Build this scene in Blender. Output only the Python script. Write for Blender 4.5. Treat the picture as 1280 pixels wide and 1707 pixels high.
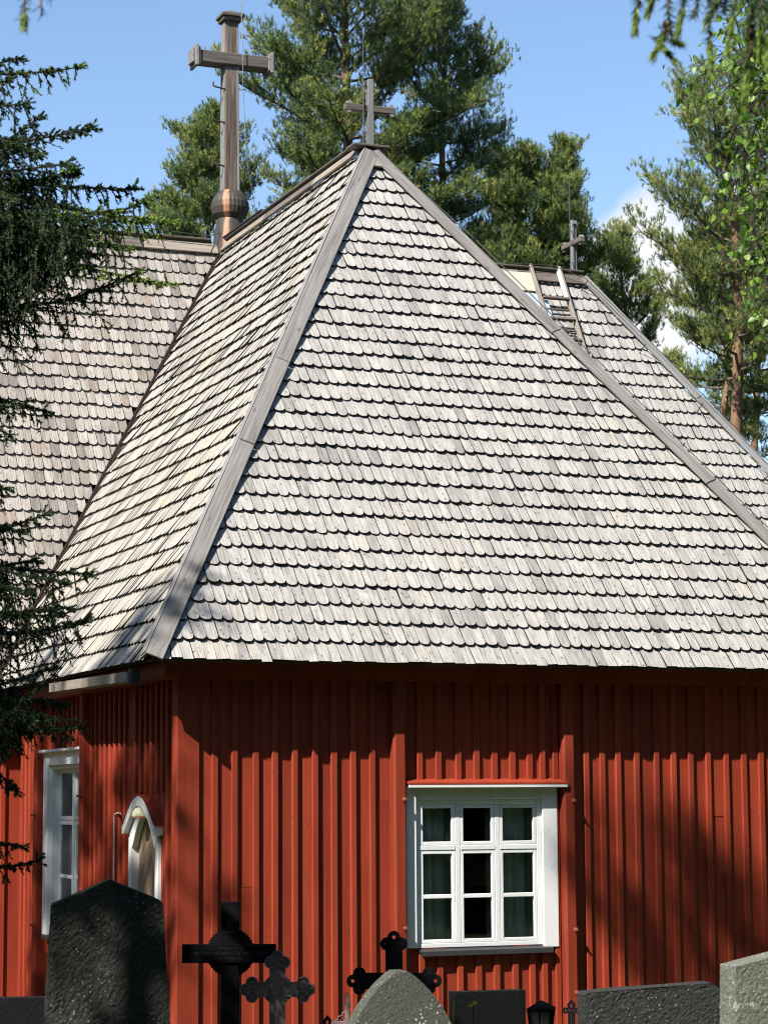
import bpy, math, random
import numpy as np
from mathutils import Vector, Matrix

for o in list(bpy.data.objects):
    bpy.data.objects.remove(o, do_unlink=True)
SC = bpy.context.scene
COL = SC.collection
RES_X, RES_Y = 767, 1024
SC.render.resolution_x, SC.render.resolution_y = RES_X, RES_Y

# ------------------------------------------------------------------ camera
# z = 0 is the eaves line of the church; +y runs along the ridge of the arm that faces us
CAM = np.array([-9.754, -20.234, -1.278])
YAW, PITCH, ROLL = 0.3800, 0.12295, -0.00653
FOC = 3906.4                       # focal length in pixels of a 1707 pixel high picture
_f = np.array([math.sin(YAW)*math.cos(PITCH), math.cos(YAW)*math.cos(PITCH), math.sin(PITCH)])
_r = np.array([math.cos(YAW), -math.sin(YAW), 0.0])
_u = np.cross(_r, _f)
CR = math.cos(ROLL)*_r + math.sin(ROLL)*_u
CU = -math.sin(ROLL)*_r + math.cos(ROLL)*_u
CF = _f
cam_data = bpy.data.cameras.new('camera')
cam = bpy.data.objects.new('camera', cam_data)
COL.objects.link(cam)
cam.matrix_world = Matrix(((CR[0], CU[0], -CF[0], CAM[0]), (CR[1], CU[1], -CF[1], CAM[1]),
                           (CR[2], CU[2], -CF[2], CAM[2]), (0, 0, 0, 1)))
cam_data.sensor_fit = 'VERTICAL'
cam_data.sensor_height = 36.0
cam_data.lens = FOC/1707.0*36.0
cam_data.clip_start = 0.1
cam_data.clip_end = 3000.0
cam_data.dof.use_dof = True
cam_data.dof.focus_distance = 23.5
cam_data.dof.aperture_fstop = 16.0
SC.camera = cam

def at(px, py, d):
    """a point d metres out along the view axis, for a place measured in the photograph"""
    return CAM + d*(CF + (px-640.0)/FOC*CR - (py-853.5)/FOC*CU)

# ------------------------------------------------------------------ sky and sun
SUN_DIR = Vector((0.745, 0.45, -0.906)).normalized()      # the way the light travels
SUN_EL = math.asin(-SUN_DIR.z)
SUN_AZ = math.atan2(-SUN_DIR.x, -SUN_DIR.y)
W = bpy.data.worlds.new('World'); SC.world = W; W.use_nodes = True
nt = W.node_tree; nt.nodes.clear()
wo = nt.nodes.new('ShaderNodeOutputWorld')
bg = nt.nodes.new('ShaderNodeBackground'); bg.inputs['Strength'].default_value = 0.10
sky = nt.nodes.new('ShaderNodeTexSky'); sky.sky_type = 'NISHITA'
sky.sun_disc = False; sky.sun_elevation = SUN_EL; sky.sun_rotation = SUN_AZ
sky.altitude = 0.0; sky.air_density = 1.0; sky.dust_density = 0.25; sky.ozone_density = 3.0
# fair-weather clouds low in the east: soft white heaps where noise rises over a threshold
tc = nt.nodes.new('ShaderNodeTexCoord')
noi = nt.nodes.new('ShaderNodeTexNoise'); noi.inputs['Scale'].default_value = 16.0
noi.inputs['Detail'].default_value = 6.0; noi.inputs['Roughness'].default_value = 0.52
nt.links.new(tc.outputs['Generated'], noi.inputs['Vector'])
def cloud_heap(px, py, size):
    d = at(px, py, 1.0) - CAM; d /= np.linalg.norm(d)
    sub = nt.nodes.new('ShaderNodeVectorMath'); sub.operation = 'DISTANCE'
    nt.links.new(tc.outputs['Generated'], sub.inputs[0]); sub.inputs[1].default_value = tuple(d)
    mr = nt.nodes.new('ShaderNodeMapRange'); mr.inputs['From Min'].default_value = 0.0
    mr.inputs['From Max'].default_value = size; mr.inputs['To Min'].default_value = 1.0
    mr.inputs['To Max'].default_value = 0.0
    nt.links.new(sub.outputs['Value'], mr.inputs['Value'])
    return mr.outputs['Result']
heaps = [cloud_heap(1075, 500, 0.062), cloud_heap(1345, 440, 0.085)]
mx = nt.nodes.new('ShaderNodeMath'); mx.operation = 'MAXIMUM'
nt.links.new(heaps[0], mx.inputs[0]); nt.links.new(heaps[1], mx.inputs[1])
ad = nt.nodes.new('ShaderNodeMath'); ad.operation = 'MULTIPLY_ADD'
nt.links.new(noi.outputs['Fac'], ad.inputs[0]); ad.inputs[1].default_value = 0.9
nt.links.new(mx.outputs[0], ad.inputs[2])
cr = nt.nodes.new('ShaderNodeMapRange'); cr.interpolation_type = 'SMOOTHSTEP'
cr.inputs['From Min'].default_value = 0.72; cr.inputs['From Max'].default_value = 0.98
nt.links.new(ad.outputs[0], cr.inputs['Value'])
cm = nt.nodes.new('ShaderNodeMix'); cm.data_type = 'RGBA'
nt.links.new(cr.outputs['Result'], cm.inputs['Factor'])
hs = nt.nodes.new('ShaderNodeHueSaturation'); hs.inputs['Saturation'].default_value = 1.0
nt.links.new(sky.outputs['Color'], hs.inputs['Color'])
nt.links.new(hs.outputs['Color'], cm.inputs['A']); cm.inputs['B'].default_value = (4.9, 5.0, 5.15, 1)
nt.links.new(cm.outputs['Result'], bg.inputs['Color'])
nt.links.new(bg.outputs[0], wo.inputs[0])

sun_l = bpy.data.lights.new('sun', 'SUN'); sun_l.energy = 5.0; sun_l.angle = math.radians(0.53)
sun_l.color = (1.0, 0.955, 0.88)
sun = bpy.data.objects.new('sun', sun_l); COL.objects.link(sun)
sun.rotation_euler = (-SUN_DIR).to_track_quat('Z', 'Y').to_euler()
sun.location = (-30, -20, 40)

SC.render.engine = 'CYCLES'
SC.cycles.filter_width = 1.1
SC.view_settings.view_transform = 'Standard'
SC.view_settings.look = 'None'
SC.view_settings.gamma = 1.0
SC.view_settings.use_curve_mapping = False
SC.view_settings.exposure = 1.0

# ------------------------------------------------------------------ helpers
WM = {}                                     # world matrix of every object that parents others
def link(o, parent=None, M=None):
    COL.objects.link(o)
    M = M or Matrix.Identity(4)
    if parent is not None:
        o.parent = parent
        o.matrix_parent_inverse = WM[parent.name].inverted()
    o.matrix_basis = M
    WM[o.name] = M.copy()
    return o

def thing(name, loc, label, cat, group=None):
    o = bpy.data.objects.new(name, None)
    o.empty_display_size = 0.2
    link(o, None, Matrix.Translation(Vector(loc)))
    return tag(o, label, cat, group)

def tag(o, label=None, cat=None, group=None, kind=None):
    if label: o['label'] = label
    if cat: o['category'] = cat
    if group: o['group'] = group
    if kind: o['kind'] = kind
    return o

class MB:
    """collects polygons, then links them as one mesh object"""
    def __init__(s): s.v = []; s.f = []; s.t = []; s.uv = []; s.has_uv = False
    def add(s, vs, fs, tint=0.0, uv=None):
        b = len(s.v); s.v.extend([tuple(map(float, p)) for p in vs])
        for k, f in enumerate(fs):
            s.f.append(tuple(b+i for i in f)); s.t.append(tint[k] if isinstance(tint, list) else tint)
            if uv is not None:
                s.has_uv = True; s.uv.extend([uv[i] for i in f])
            else:
                s.uv.extend([(0.0, 0.0)]*len(f))
        return s
    def box(s, c, size, tint=0.0, R=None):
        x, y, z = (q/2.0 for q in size)
        vs = [Vector((a*x, b*y, d*z)) for a in (-1, 1) for b in (-1, 1) for d in (-1, 1)]
        if R is not None: vs = [R @ v for v in vs]
        c = Vector(c)
        return s.add([v+c for v in vs], [(0, 1, 3, 2), (4, 6, 7, 5), (0, 4, 5, 1), (2, 3, 7, 6), (0, 2, 6, 4), (1, 5, 7, 3)], tint)
    def span(s, a, b, tint=0.0):            # axis box between two corners
        a = [min(p, q) for p, q in zip(a, b)] if False else a
        c = [(p+q)/2 for p, q in zip(a, b)]; z = [abs(q-p) for p, q in zip(a, b)]
        return s.box(c, z, tint)
    def prism(s, outline, z0, z1, M=None, tint=0.0):   # outline CCW in local xy, extruded along local z
        n = len(outline)
        vs = [Vector((p[0], p[1], z1)) for p in outline] + [Vector((p[0], p[1], z0)) for p in outline]
        if M is not None: vs = [M @ v for v in vs]
        fs = [tuple(range(n)), tuple(range(2*n-1, n-1, -1))] + [(i, n+i, n+(i+1) % n, (i+1) % n) for i in range(n)]
        return s.add(vs, fs, tint)
    def tube(s, pts, rad, sides=6, tint=0.0, cap=True):
        v, f = tube(pts, rad, sides, cap)
        return s.add(v, f, tint)
    def lathe(s, prof, segs=24, M=None, tint=0.0, flute=0.0, nfl=0):
        vs = []
        for k in range(segs):
            a = 2*math.pi*k/segs
            for r, z, fl in [(q[0], q[1], q[2] if len(q) > 2 else 0) for q in prof]:
                rr = r*(1 + fl*(1 if k % 2 else -1))
                v = Vector((rr*math.cos(a), rr*math.sin(a), z))
                vs.append(M @ v if M is not None else v)
        m = len(prof); fs = []
        for k in range(segs):
            k2 = (k+1) % segs
            for j in range(m-1):
                fs.append((k*m+j, k2*m+j, k2*m+j+1, k*m+j+1))
        return s.add(vs, fs, tint)
    def build(s, name, mat, parent=None, M=None, smooth=False, bevel=0.0, label=None, segs=1):
        me = bpy.data.meshes.new(name)
        me.from_pydata(s.v, [], s.f); me.update()
        if s.has_uv:
            uvl = me.uv_layers.new(name='UVMap')
            uvl.data.foreach_set('uv', np.array(s.uv, dtype=np.float32).ravel())
        if any(s.t):
            a = me.attributes.new('tint', 'FLOAT', 'FACE')
            a.data.foreach_set('value', np.array(s.t, dtype=np.float32))
        if smooth:
            me.polygons.foreach_set('use_smooth', np.ones(len(me.polygons), dtype=bool))
        me.materials.append(mat)
        o = bpy.data.objects.new(name, me)
        link(o, parent, M)
        if bevel:
            b = o.modifiers.new('bevel', 'BEVEL'); b.width = bevel; b.segments = segs; b.limit_method = 'ANGLE'
            b.angle_limit = math.radians(40)
        if label: o['label'] = label
        return o

def tube(pts, rad, sides=6, cap=True):
    pts = np.asarray(pts, float); n = len(pts)
    rad = np.broadcast_to(np.asarray(rad, float), (n,))
    d = np.gradient(pts, axis=0); d /= np.linalg.norm(d, axis=1)[:, None]+1e-12
    ref = np.array([0, 0, 1.0]) if abs(d[0, 2]) < 0.9 else np.array([1.0, 0, 0])
    a = np.cross(d, ref); a /= np.linalg.norm(a, axis=1)[:, None]+1e-9
    b = np.cross(d, a)
    th = 2*np.pi*np.arange(sides)/sides
    v = pts[:, None, :] + rad[:, None, None]*(np.cos(th)[None, :, None]*a[:, None, :]+np.sin(th)[None, :, None]*b[:, None, :])
    v = v.reshape(-1, 3)
    f = []
    for i in range(n-1):
        for k in range(sides):
            k2 = (k+1) % sides
            f.append((i*sides+k, i*sides+k2, (i+1)*sides+k2, (i+1)*sides+k))
    if cap:
        f.append(tuple(range(sides))); f.append(tuple((n-1)*sides+k for k in range(sides-1, -1, -1)))
    return v, f

def frame(origin, X, Y):
    X = Vector(X).normalized(); Y = Vector(Y); Y = (Y - X*Y.dot(X)).normalized(); Z = X.cross(Y)
    o = Vector(origin)
    return Matrix(((X.x, Y.x, Z.x, o.x), (X.y, Y.y, Z.y, o.y), (X.z, Y.z, Z.z, o.z), (0, 0, 0, 1)))

def plank(name, p0, p1, wdir, width, thick, mat, parent, bevel=0.006, shift=0.0, twist=0.0):
    """a board with its grain along local x; p0-p1 run along one long edge of the underside"""
    p0 = Vector(p0); p1 = Vector(p1); L = (p1-p0).length
    M = frame(p0, p1-p0, wdir)
    b = MB(); b.span((0, shift, 0), (L, shift+width, thick))
    return b.build(name, mat, parent, M, bevel=bevel)

# ------------------------------------------------------------------ materials
def new_mat(name):
    m = bpy.data.materials.new(name); m.use_nodes = True
    t = m.node_tree; b = t.nodes['Principled BSDF']
    return m, t, b
def nd(t, typ, **kw):
    n = t.nodes.new(typ)
    for k, v in kw.items():
        if k in n.inputs: n.inputs[k].default_value = v
        else: setattr(n, k, v)
    return n
def ln(t, a, b): t.links.new(a, b)
def coords(t, kind='Object', scale=(1, 1, 1), rand=True):
    tc = nd(t, 'ShaderNodeTexCoord'); mp = nd(t, 'ShaderNodeMapping')
    mp.inputs['Scale'].default_value = scale
    ln(t, tc.outputs[kind], mp.inputs['Vector'])
    if rand:
        oi = nd(t, 'ShaderNodeObjectInfo'); mu = nd(t, 'ShaderNodeMath', operation='MULTIPLY'); mu.inputs[1].default_value = 37.0
        ln(t, oi.outputs['Random'], mu.inputs[0])
        cb = nd(t, 'ShaderNodeCombineXYZ')
        for k in 'XYZ': ln(t, mu.outputs[0], cb.inputs[k])
        ln(t, cb.outputs[0], mp.inputs['Location'])
    return mp.outputs['Vector']
def noise(t, vec, scale, detail=4, rough=0.55, dist=0.0):
    n = nd(t, 'ShaderNodeTexNoise'); n.inputs['Scale'].default_value = scale
    n.inputs['Detail'].default_value = detail; n.inputs['Roughness'].default_value = rough
    n.inputs['Distortion'].default_value = dist
    if vec is not None: ln(t, vec, n.inputs['Vector'])
    return n.outputs['Fac']
def ramp(t, fac, stops, interp='LINEAR'):
    r = nd(t, 'ShaderNodeValToRGB'); r.color_ramp.interpolation = interp
    e = r.color_ramp.elements
    while len(e) < len(stops): e.new(0.5)
    for k, (p, c) in enumerate(stops):
        e[k].position = p; e[k].color = (c[0], c[1], c[2], 1) if len(c) == 3 else c
    ln(t, fac, r.inputs['Fac'])
    return r.outputs['Color']
def mixc(t, fac, a, b, mode='MIX'):
    m = nd(t, 'ShaderNodeMix'); m.data_type = 'RGBA'; m.blend_type = mode
    for inp, val in ((m.inputs['Factor'], fac), (m.inputs['A'], a), (m.inputs['B'], b)):
        if hasattr(val, 'node'): ln(t, val, inp)
        elif isinstance(val, (int, float)): inp.default_value = val
        else: inp.default_value = (val[0], val[1], val[2], 1)
    return m.outputs['Result']
def rng_map(t, v, a, b, c=0.0, d=1.0):
    m = nd(t, 'ShaderNodeMapRange'); m.inputs['From Min'].default_value = a; m.inputs['From Max'].default_value = b
    m.inputs['To Min'].default_value = c; m.inputs['To Max'].default_value = d
    ln(t, v, m.inputs['Value']); return m.outputs['Result']
def bump(t, bsdf, h, strength=0.3, dist=0.01):
    b = nd(t, 'ShaderNodeBump'); b.inputs['Strength'].default_value = strength; b.inputs['Distance'].default_value = dist
    ln(t, h, b.inputs['Height']); ln(t, b.outputs['Normal'], bsdf.inputs['Normal'])

def shingle_mat(name, cols, dark=(0.125, 0.115, 0.108)):
    m, t, b = new_mat(name)
    uv = nd(t, 'ShaderNodeUVMap'); at_ = nd(t, 'ShaderNodeAttribute', attribute_name='tint')
    def mapped(sx, sy):
        mp = nd(t, 'ShaderNodeMapping'); mp.inputs['Scale'].default_value = (sx, sy, 1)
        ln(t, uv.outputs[0], mp.inputs['Vector']); return mp.outputs['Vector']
    base = ramp(t, at_.outputs['Fac'], cols)
    streak = noise(t, mapped(62, 3.2), 1.0, 5, 0.62, 0.5)
    fine = noise(t, mapped(150, 9), 1.0, 3, 0.6)
    blot = noise(t, mapped(9, 5), 1.0, 4, 0.6)
    c = mixc(t, rng_map(t, streak, 0.44, 0.70, 0.0, 0.80), base, dark, 'MIX')
    c = mixc(t, rng_map(t, streak, 0.52, 0.25, 0.0, 0.5), c, (0.48, 0.465, 0.44), 'MIX')
    c = mixc(t, rng_map(t, blot, 0.54, 0.74, 0.0, 0.6), c, (0.20, 0.19, 0.185), 'MIX')
    vo = nd(t, 'ShaderNodeTexVoronoi'); vo.feature = 'F1'; vo.inputs['Scale'].default_value = 1.0
    ln(t, mapped(15, 9), vo.inputs['Vector'])
    c = mixc(t, rng_map(t, vo.outputs['Distance'], 0.09, 0.19, 0.85, 0.0), c, (0.085, 0.075, 0.07))
    c = mixc(t, rng_map(t, fine, 0.42, 0.7, 0.0, 0.4), c, (0.22, 0.21, 0.2))
    c = mixc(t, rng_map(t, at_.outputs['Fac'], 0.004, 0.012, 1.0, 0.0), c, (0.022, 0.018, 0.016))     # butts and edges: dark end grain plus shade painted in
    ln(t, c, b.inputs['Base Color'])
    b.inputs['Roughness'].default_value = 0.85; b.inputs['Specular IOR Level'].default_value = 0.2
    bump(t, b, streak, 0.5, 0.004)
    return m

def wood_mat(name, c1, c2, c3, dark=0.5, gscale=1.0, rough=0.8):
    """sawn, weathered board: grain along local x"""
    m, t, b = new_mat(name)
    v = coords(t, 'Object', (1.6*gscale, 38*gscale, 38*gscale))
    g = noise(t, v, 1.0, 6, 0.62, 0.4)
    v2 = coords(t, 'Object', (1.2, 5, 5))
    bl = noise(t, v2, 1.0, 4, 0.55)
    c = ramp(t, g, [(0.25, c1), (0.5, c2), (0.8, c3)])
    c = mixc(t, rng_map(t, bl, 0.5, 0.78, 0.0, dark), c, c1)
    vo = nd(t, 'ShaderNodeTexVoronoi'); vo.inputs['Scale'].default_value = 1.0
    ln(t, coords(t, 'Object', (2.6, 7, 7)), vo.inputs['Vector'])
    c = mixc(t, rng_map(t, vo.outputs['Distance'], 0.06, 0.13, 0.8, 0.0), c, (0.09, 0.07, 0.05))
    ln(t, c, b.inputs['Base Color']); b.inputs['Roughness'].default_value = rough
    b.inputs['Specular IOR Level'].default_value = 0.25
    bump(t, b, g, 0.45, 0.006)
    return m

def paint_mat(name, c, c_worn, c_dirt, worn=0.5, axis=2, rough=0.6):
    """painted boarding, streaked along the boards (world z)"""
    m, t, b = new_mat(name)
    sc = [26, 26, 26]; sc[axis] = 1.3
    g = noise(t, coords(t, 'Object', tuple(sc)), 1.0, 5, 0.6)
    big = noise(t, coords(t, 'Object', (1.4, 1.4, 0.7)), 1.0, 4, 0.6)
    oi = nd(t, 'ShaderNodeObjectInfo')
    col = mixc(t, rng_map(t, g, 0.35, 0.75, 0.0, worn), c, c_worn)
    col = mixc(t, rng_map(t, big, 0.42, 0.72, 0.0, 0.75), col, c_dirt)
    run = noise(t, coords(t, 'Object', (9, 9, 0.35)), 1.0, 4, 0.6)
    col = mixc(t, rng_map(t, run, 0.52, 0.70, 0.0, 0.5), col, c_worn)
    k = nd(t, 'ShaderNodeMath', operation='MULTIPLY_ADD'); k.inputs[1].default_value = 0.26; k.inputs[2].default_value = 0.87
    ln(t, oi.outputs['Random'], k.inputs[0])
    cb = nd(t, 'ShaderNodeCombineColor')
    for q in ('Red', 'Green', 'Blue'): ln(t, k.outputs[0], cb.inputs[q])
    col = mixc(t, 1.0, col, cb.outputs[0], 'MULTIPLY')
    ln(t, col, b.inputs['Base Color']); b.inputs['Roughness'].default_value = rough
    b.inputs['Specular IOR Level'].default_value = 0.3
    sp = noise(t, coords(t, 'Object', (34, 34, 20)), 1.0, 3, 0.6)
    col = mixc(t, rng_map(t, sp, 0.66, 0.74, 0.0, 0.7), col, [q*0.35 for q in c_dirt])
    ln(t, col, b.inputs['Base Color'])
    bump(t, b, g, 0.22, 0.004)
    return m

def plain_mat(name, c, rough=0.6, metal=0.0, var=0.25, scale=9.0, spec=0.4):
    m, t, b = new_mat(name)
    n = noise(t, coords(t, 'Object', (1, 1, 1)), scale, 5, 0.6)
    ln(t, ramp(t, n, [(0.2, [q*(1-var) for q in c]), (0.8, [min(1, q*(1+var)) for q in c])]), b.inputs['Base Color'])
    b.inputs['Roughness'].default_value = rough; b.inputs['Metallic'].default_value = metal
    b.inputs['Specular IOR Level'].default_value = spec
    return m

MT = {}
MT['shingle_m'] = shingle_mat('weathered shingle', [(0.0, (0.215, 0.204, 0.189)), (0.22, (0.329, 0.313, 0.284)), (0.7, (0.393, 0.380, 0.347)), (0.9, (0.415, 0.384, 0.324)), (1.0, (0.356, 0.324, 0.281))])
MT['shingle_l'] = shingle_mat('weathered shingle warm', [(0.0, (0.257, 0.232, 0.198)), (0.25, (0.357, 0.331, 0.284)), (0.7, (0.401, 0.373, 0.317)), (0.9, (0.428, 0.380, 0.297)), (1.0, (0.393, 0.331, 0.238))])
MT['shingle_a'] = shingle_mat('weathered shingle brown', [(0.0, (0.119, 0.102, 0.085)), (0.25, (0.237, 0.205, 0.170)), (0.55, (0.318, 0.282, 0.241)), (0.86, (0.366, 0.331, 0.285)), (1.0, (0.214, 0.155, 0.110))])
MT['deck'] = plain_mat('roof boarding', (0.05, 0.042, 0.036), 0.9)
MT['plank'] = wood_mat('weathered grey board', (0.112, 0.107, 0.104), (0.208, 0.200, 0.191), (0.270, 0.261, 0.250))
MT['plank_mid'] = wood_mat('grey brown board', (0.085, 0.076, 0.070), (0.185, 0.172, 0.160), (0.27, 0.255, 0.24), 0.6)
MT['plank_warm'] = wood_mat('weathered tan board', (0.129, 0.099, 0.076), (0.251, 0.213, 0.175), (0.342, 0.304, 0.258))
MT['plank_dark'] = wood_mat('dark weathered board', (0.05, 0.04, 0.034), (0.12, 0.10, 0.085), (0.22, 0.19, 0.165))
MT['cross_wood'] = wood_mat('weathered cross timber', (0.045, 0.032, 0.025), (0.125, 0.095, 0.074), (0.25, 0.205, 0.17), 0.6)
MT['red'] = paint_mat('red ochre paint', (0.235, 0.029, 0.0110), (0.30, 0.052, 0.022), (0.165, 0.019, 0.008))
MT['white'] = paint_mat('white paint', (0.72, 0.73, 0.72), (0.60, 0.61, 0.60), (0.64, 0.65, 0.66), 0.4)
MT['grey_metal'] = plain_mat('grey sheet metal', (0.035, 0.035, 0.038), 0.55, 0.0, 0.15, 9.0, 0.2)
MT['iron_wire'] = plain_mat('dark steel', (0.07, 0.065, 0.06), 0.55, 0.5, 0.2)
MT['rod'] = plain_mat('galvanised steel', (0.20, 0.20, 0.20), 0.45, 0.7, 0.2)
MT['copper'] = plain_mat('brown copper', (0.030, 0.016, 0.011), 0.5, 0.2, 0.6, 14.0)
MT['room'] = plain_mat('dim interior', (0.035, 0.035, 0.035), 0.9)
MT['curtain'] = plain_mat('pale curtain', (0.80, 0.83, 0.80), 0.9, 0, 0.1)
MT['bolt'] = plain_mat('red painted iron', (0.23, 0.05, 0.03), 0.6, 0.1)
MT['lamp'] = plain_mat('cream lamp glass', (0.62, 0.60, 0.38), 0.35)
MT['beige'] = plain_mat('beige sheet', (0.45, 0.42, 0.33), 0.6, 0, 0.1)
MT['bluesheet'] = plain_mat('pale blue sheet', (0.40, 0.50, 0.55), 0.35, 0.2, 0.1)
MT['blue_rail'] = plain_mat('blue painted rail', (0.05, 0.12, 0.22), 0.5)
MT['door_wood'] = wood_mat('bare door board', (0.16, 0.10, 0.065), (0.30, 0.205, 0.135), (0.40, 0.29, 0.20), 0.4)

def glass_mat():
    m, t, b = new_mat('window glass')
    t.nodes.remove(b); out = t.nodes['Material Output']
    tr = nd(t, 'ShaderNodeBsdfTransparent'); tr.inputs['Color'].default_value = (0.82, 0.88, 0.87, 1)
    gl = nd(t, 'ShaderNodeBsdfGlossy'); gl.inputs['Roughness'].default_value = 0.02
    fr = nd(t, 'ShaderNodeFresnel'); fr.inputs['IOR'].default_value = 1.5
    n = noise(t, coords(t, 'Object', (1, 1, 1)), 2.2, 1, 0.5)
    bp = nd(t, 'ShaderNodeBump'); bp.inputs['Strength'].default_value = 0.12; bp.inputs['Distance'].default_value = 0.03
    ln(t, n, bp.inputs['Height']); ln(t, bp.outputs[0], gl.inputs['Normal'])
    mx = nd(t, 'ShaderNodeMixShader'); ln(t, fr.outputs[0], mx.inputs[0]); ln(t, tr.outputs[0], mx.inputs[1]); ln(t, gl.outputs[0], mx.inputs[2])
    ln(t, mx.outputs[0], out.inputs['Surface'])
    return m
MT['glass'] = glass_mat()
def onion_mat():
    """brown patinated copper with one run-off streak of bright metal on the sunny side"""
    m, t, b = new_mat('patinated copper')
    tc = nd(t, 'ShaderNodeTexCoord'); sp = nd(t, 'ShaderNodeSeparateXYZ'); ln(t, tc.outputs['Object'], sp.inputs[0])
    an = nd(t, 'ShaderNodeMath', operation='ARCTAN2'); ln(t, sp.outputs['Y'], an.inputs[0]); ln(t, sp.outputs['X'], an.inputs[1])
    n = noise(t, coords(t, 'Object', (5, 5, 2.2), False), 1.0, 3, 0.6)
    ma = nd(t, 'ShaderNodeMath', operation='MULTIPLY_ADD'); ma.inputs[1].default_value = 0.5; ln(t, n, ma.inputs[0]); ln(t, an.outputs[0], ma.inputs[2])
    su = nd(t, 'ShaderNodeMath', operation='ADD'); ln(t, ma.outputs[0], su.inputs[0]); su.inputs[1].default_value = 2.13-0.25
    ab = nd(t, 'ShaderNodeMath', operation='ABSOLUTE'); ln(t, su.outputs[0], ab.inputs[0])
    s1 = rng_map(t, ab.outputs[0], 0.07, 0.22, 1.0, 0.0)
    d = noise(t, coords(t, 'Object', (30, 30, 3), False), 1.0, 4, 0.6)
    c = ramp(t, d, [(0.2, (0.028, 0.024, 0.020)), (0.6, (0.065, 0.055, 0.046)), (0.9, (0.11, 0.095, 0.08))])
    c = mixc(t, s1, c, (0.42, 0.20, 0.115)); ln(t, c, b.inputs['Base Color'])
    b.inputs['Roughness'].default_value = 0.55; b.inputs['Metallic'].default_value = 0.0; b.inputs['Specular IOR Level'].default_value = 0.25
    return m
MT['onion'] = onion_mat()
# ------------------------------------------------------------------ ground
def gz(x, y):
    s = (x-CAM[0])*0.371 + (y-CAM[1])*0.928
    t = min(max(s/20.0, -0.6), 1.0)
    return -2.92 - 0.70*t
def ground_mat():
    m, t, b = new_mat('churchyard grass')
    v = coords(t, 'Object', (1, 1, 1), False)
    n1 = noise(t, v, 0.6, 6, 0.6); n2 = noise(t, v, 9.0, 5, 0.65)
    c = ramp(t, n1, [(0.3, (0.035, 0.06, 0.014)), (0.6, (0.06, 0.085, 0.02)), (0.85, (0.10, 0.085, 0.04))])
    c = mixc(t, rng_map(t, n2, 0.4, 0.75, 0, 0.6), c, (0.028, 0.04, 0.012))
    ln(t, c, b.inputs['Base Color']); b.inputs['Roughness'].default_value = 0.95
    bump(t, b, n2, 0.8, 0.05)
    return m
MT['ground'] = ground_mat()
gx = np.concatenate([np.linspace(-900, -45, 14), np.linspace(-40, 40, 81), np.linspace(45, 900, 14)])
gy = np.concatenate([np.linspace(-900, -45, 14), np.linspace(-40, 40, 81), np.linspace(45, 1200, 16)])
rg = np.random.default_rng(3)
gv = [(x, y, gz(x, y) + (rg.uniform(-0.03, 0.03) if abs(x) < 41 and abs(y) < 41 else -0.05)) for y in gy for x in gx]
nx = len(gx)
gf = [(j*nx+i, j*nx+i+1, (j+1)*nx+i+1, (j+1)*nx+i) for j in range(len(gy)-1) for i in range(nx-1)]
g_ = MB(); g_.add(gv, gf)
tag(g_.build('ground', MT['ground'], smooth=True), 'grassy churchyard ground sloping gently down to the church', None, None, 'structure')

# ------------------------------------------------------------------ the church
WH, S, CY, H, W2, DD, S2 = 3.9, 4.62, 9.98, 6.28, 3.58, 5.44, 4.24
CH = thing('church', (0, CY, -3.62), 'red board-and-batten wooden church with steep grey shingle roofs and crosses', 'church')
LM, LL, LA = math.hypot(S, H), math.hypot(WH, H), math.hypot(W2, H)

class Slope:
    def __init__(s, O, U, V, lo, hi, L):
        s.O = Vector(O); s.U = Vector(U).normalized(); s.V = Vector(V).normalized(); s.N = s.U.cross(s.V)
        s.lo, s.hi, s.L = lo, hi, L                      # u limits as functions of t = v / L
    def p(s, u, v, n=0.0): return s.O + s.U*u + s.V*v + s.N*n
SM = Slope((0, 0, 0), (1, 0, 0), (0, S, H), lambda t: -WH+WH*t, lambda t: WH-WH*t, LM)
SL = Slope((-WH, 0, 0), (0, -1, 0), (WH, 0, H), lambda t: -(CY-W2+W2*t), lambda t: -S*t, LL)
SR = Slope((WH, 0, 0), (0, 1, 0), (-WH, 0, H), lambda t: S*t, lambda t: CY-W2+W2*t, LL)
SA = Slope((0, CY-W2, 0), (1, 0, 0), (0, W2, H), lambda t: -(DD+S2)+S2*t, lambda t: -WH+WH*t, LA)
SB = Slope((0, CY-W2, 0), (1, 0, 0), (0, W2, H), lambda t: WH-WH*t, lambda t: DD+S2-S2*t, LA)

def deck(sl, label):
    b = MB(); q = [sl.p(sl.lo(0), 0), sl.p(sl.hi(0), 0), sl.p(sl.hi(1), sl.L), sl.p(sl.lo(1), sl.L)]
    b.add(q + [p - sl.N*0.03 for p in q], [(0, 1, 2, 3), (7, 6, 5, 4), (0, 4, 5, 1), (1, 5, 6, 2), (2, 6, 7, 3), (3, 7, 4, 0)])
    return b.build('roof_slope', MT['deck'], CH, label=label)

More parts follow.
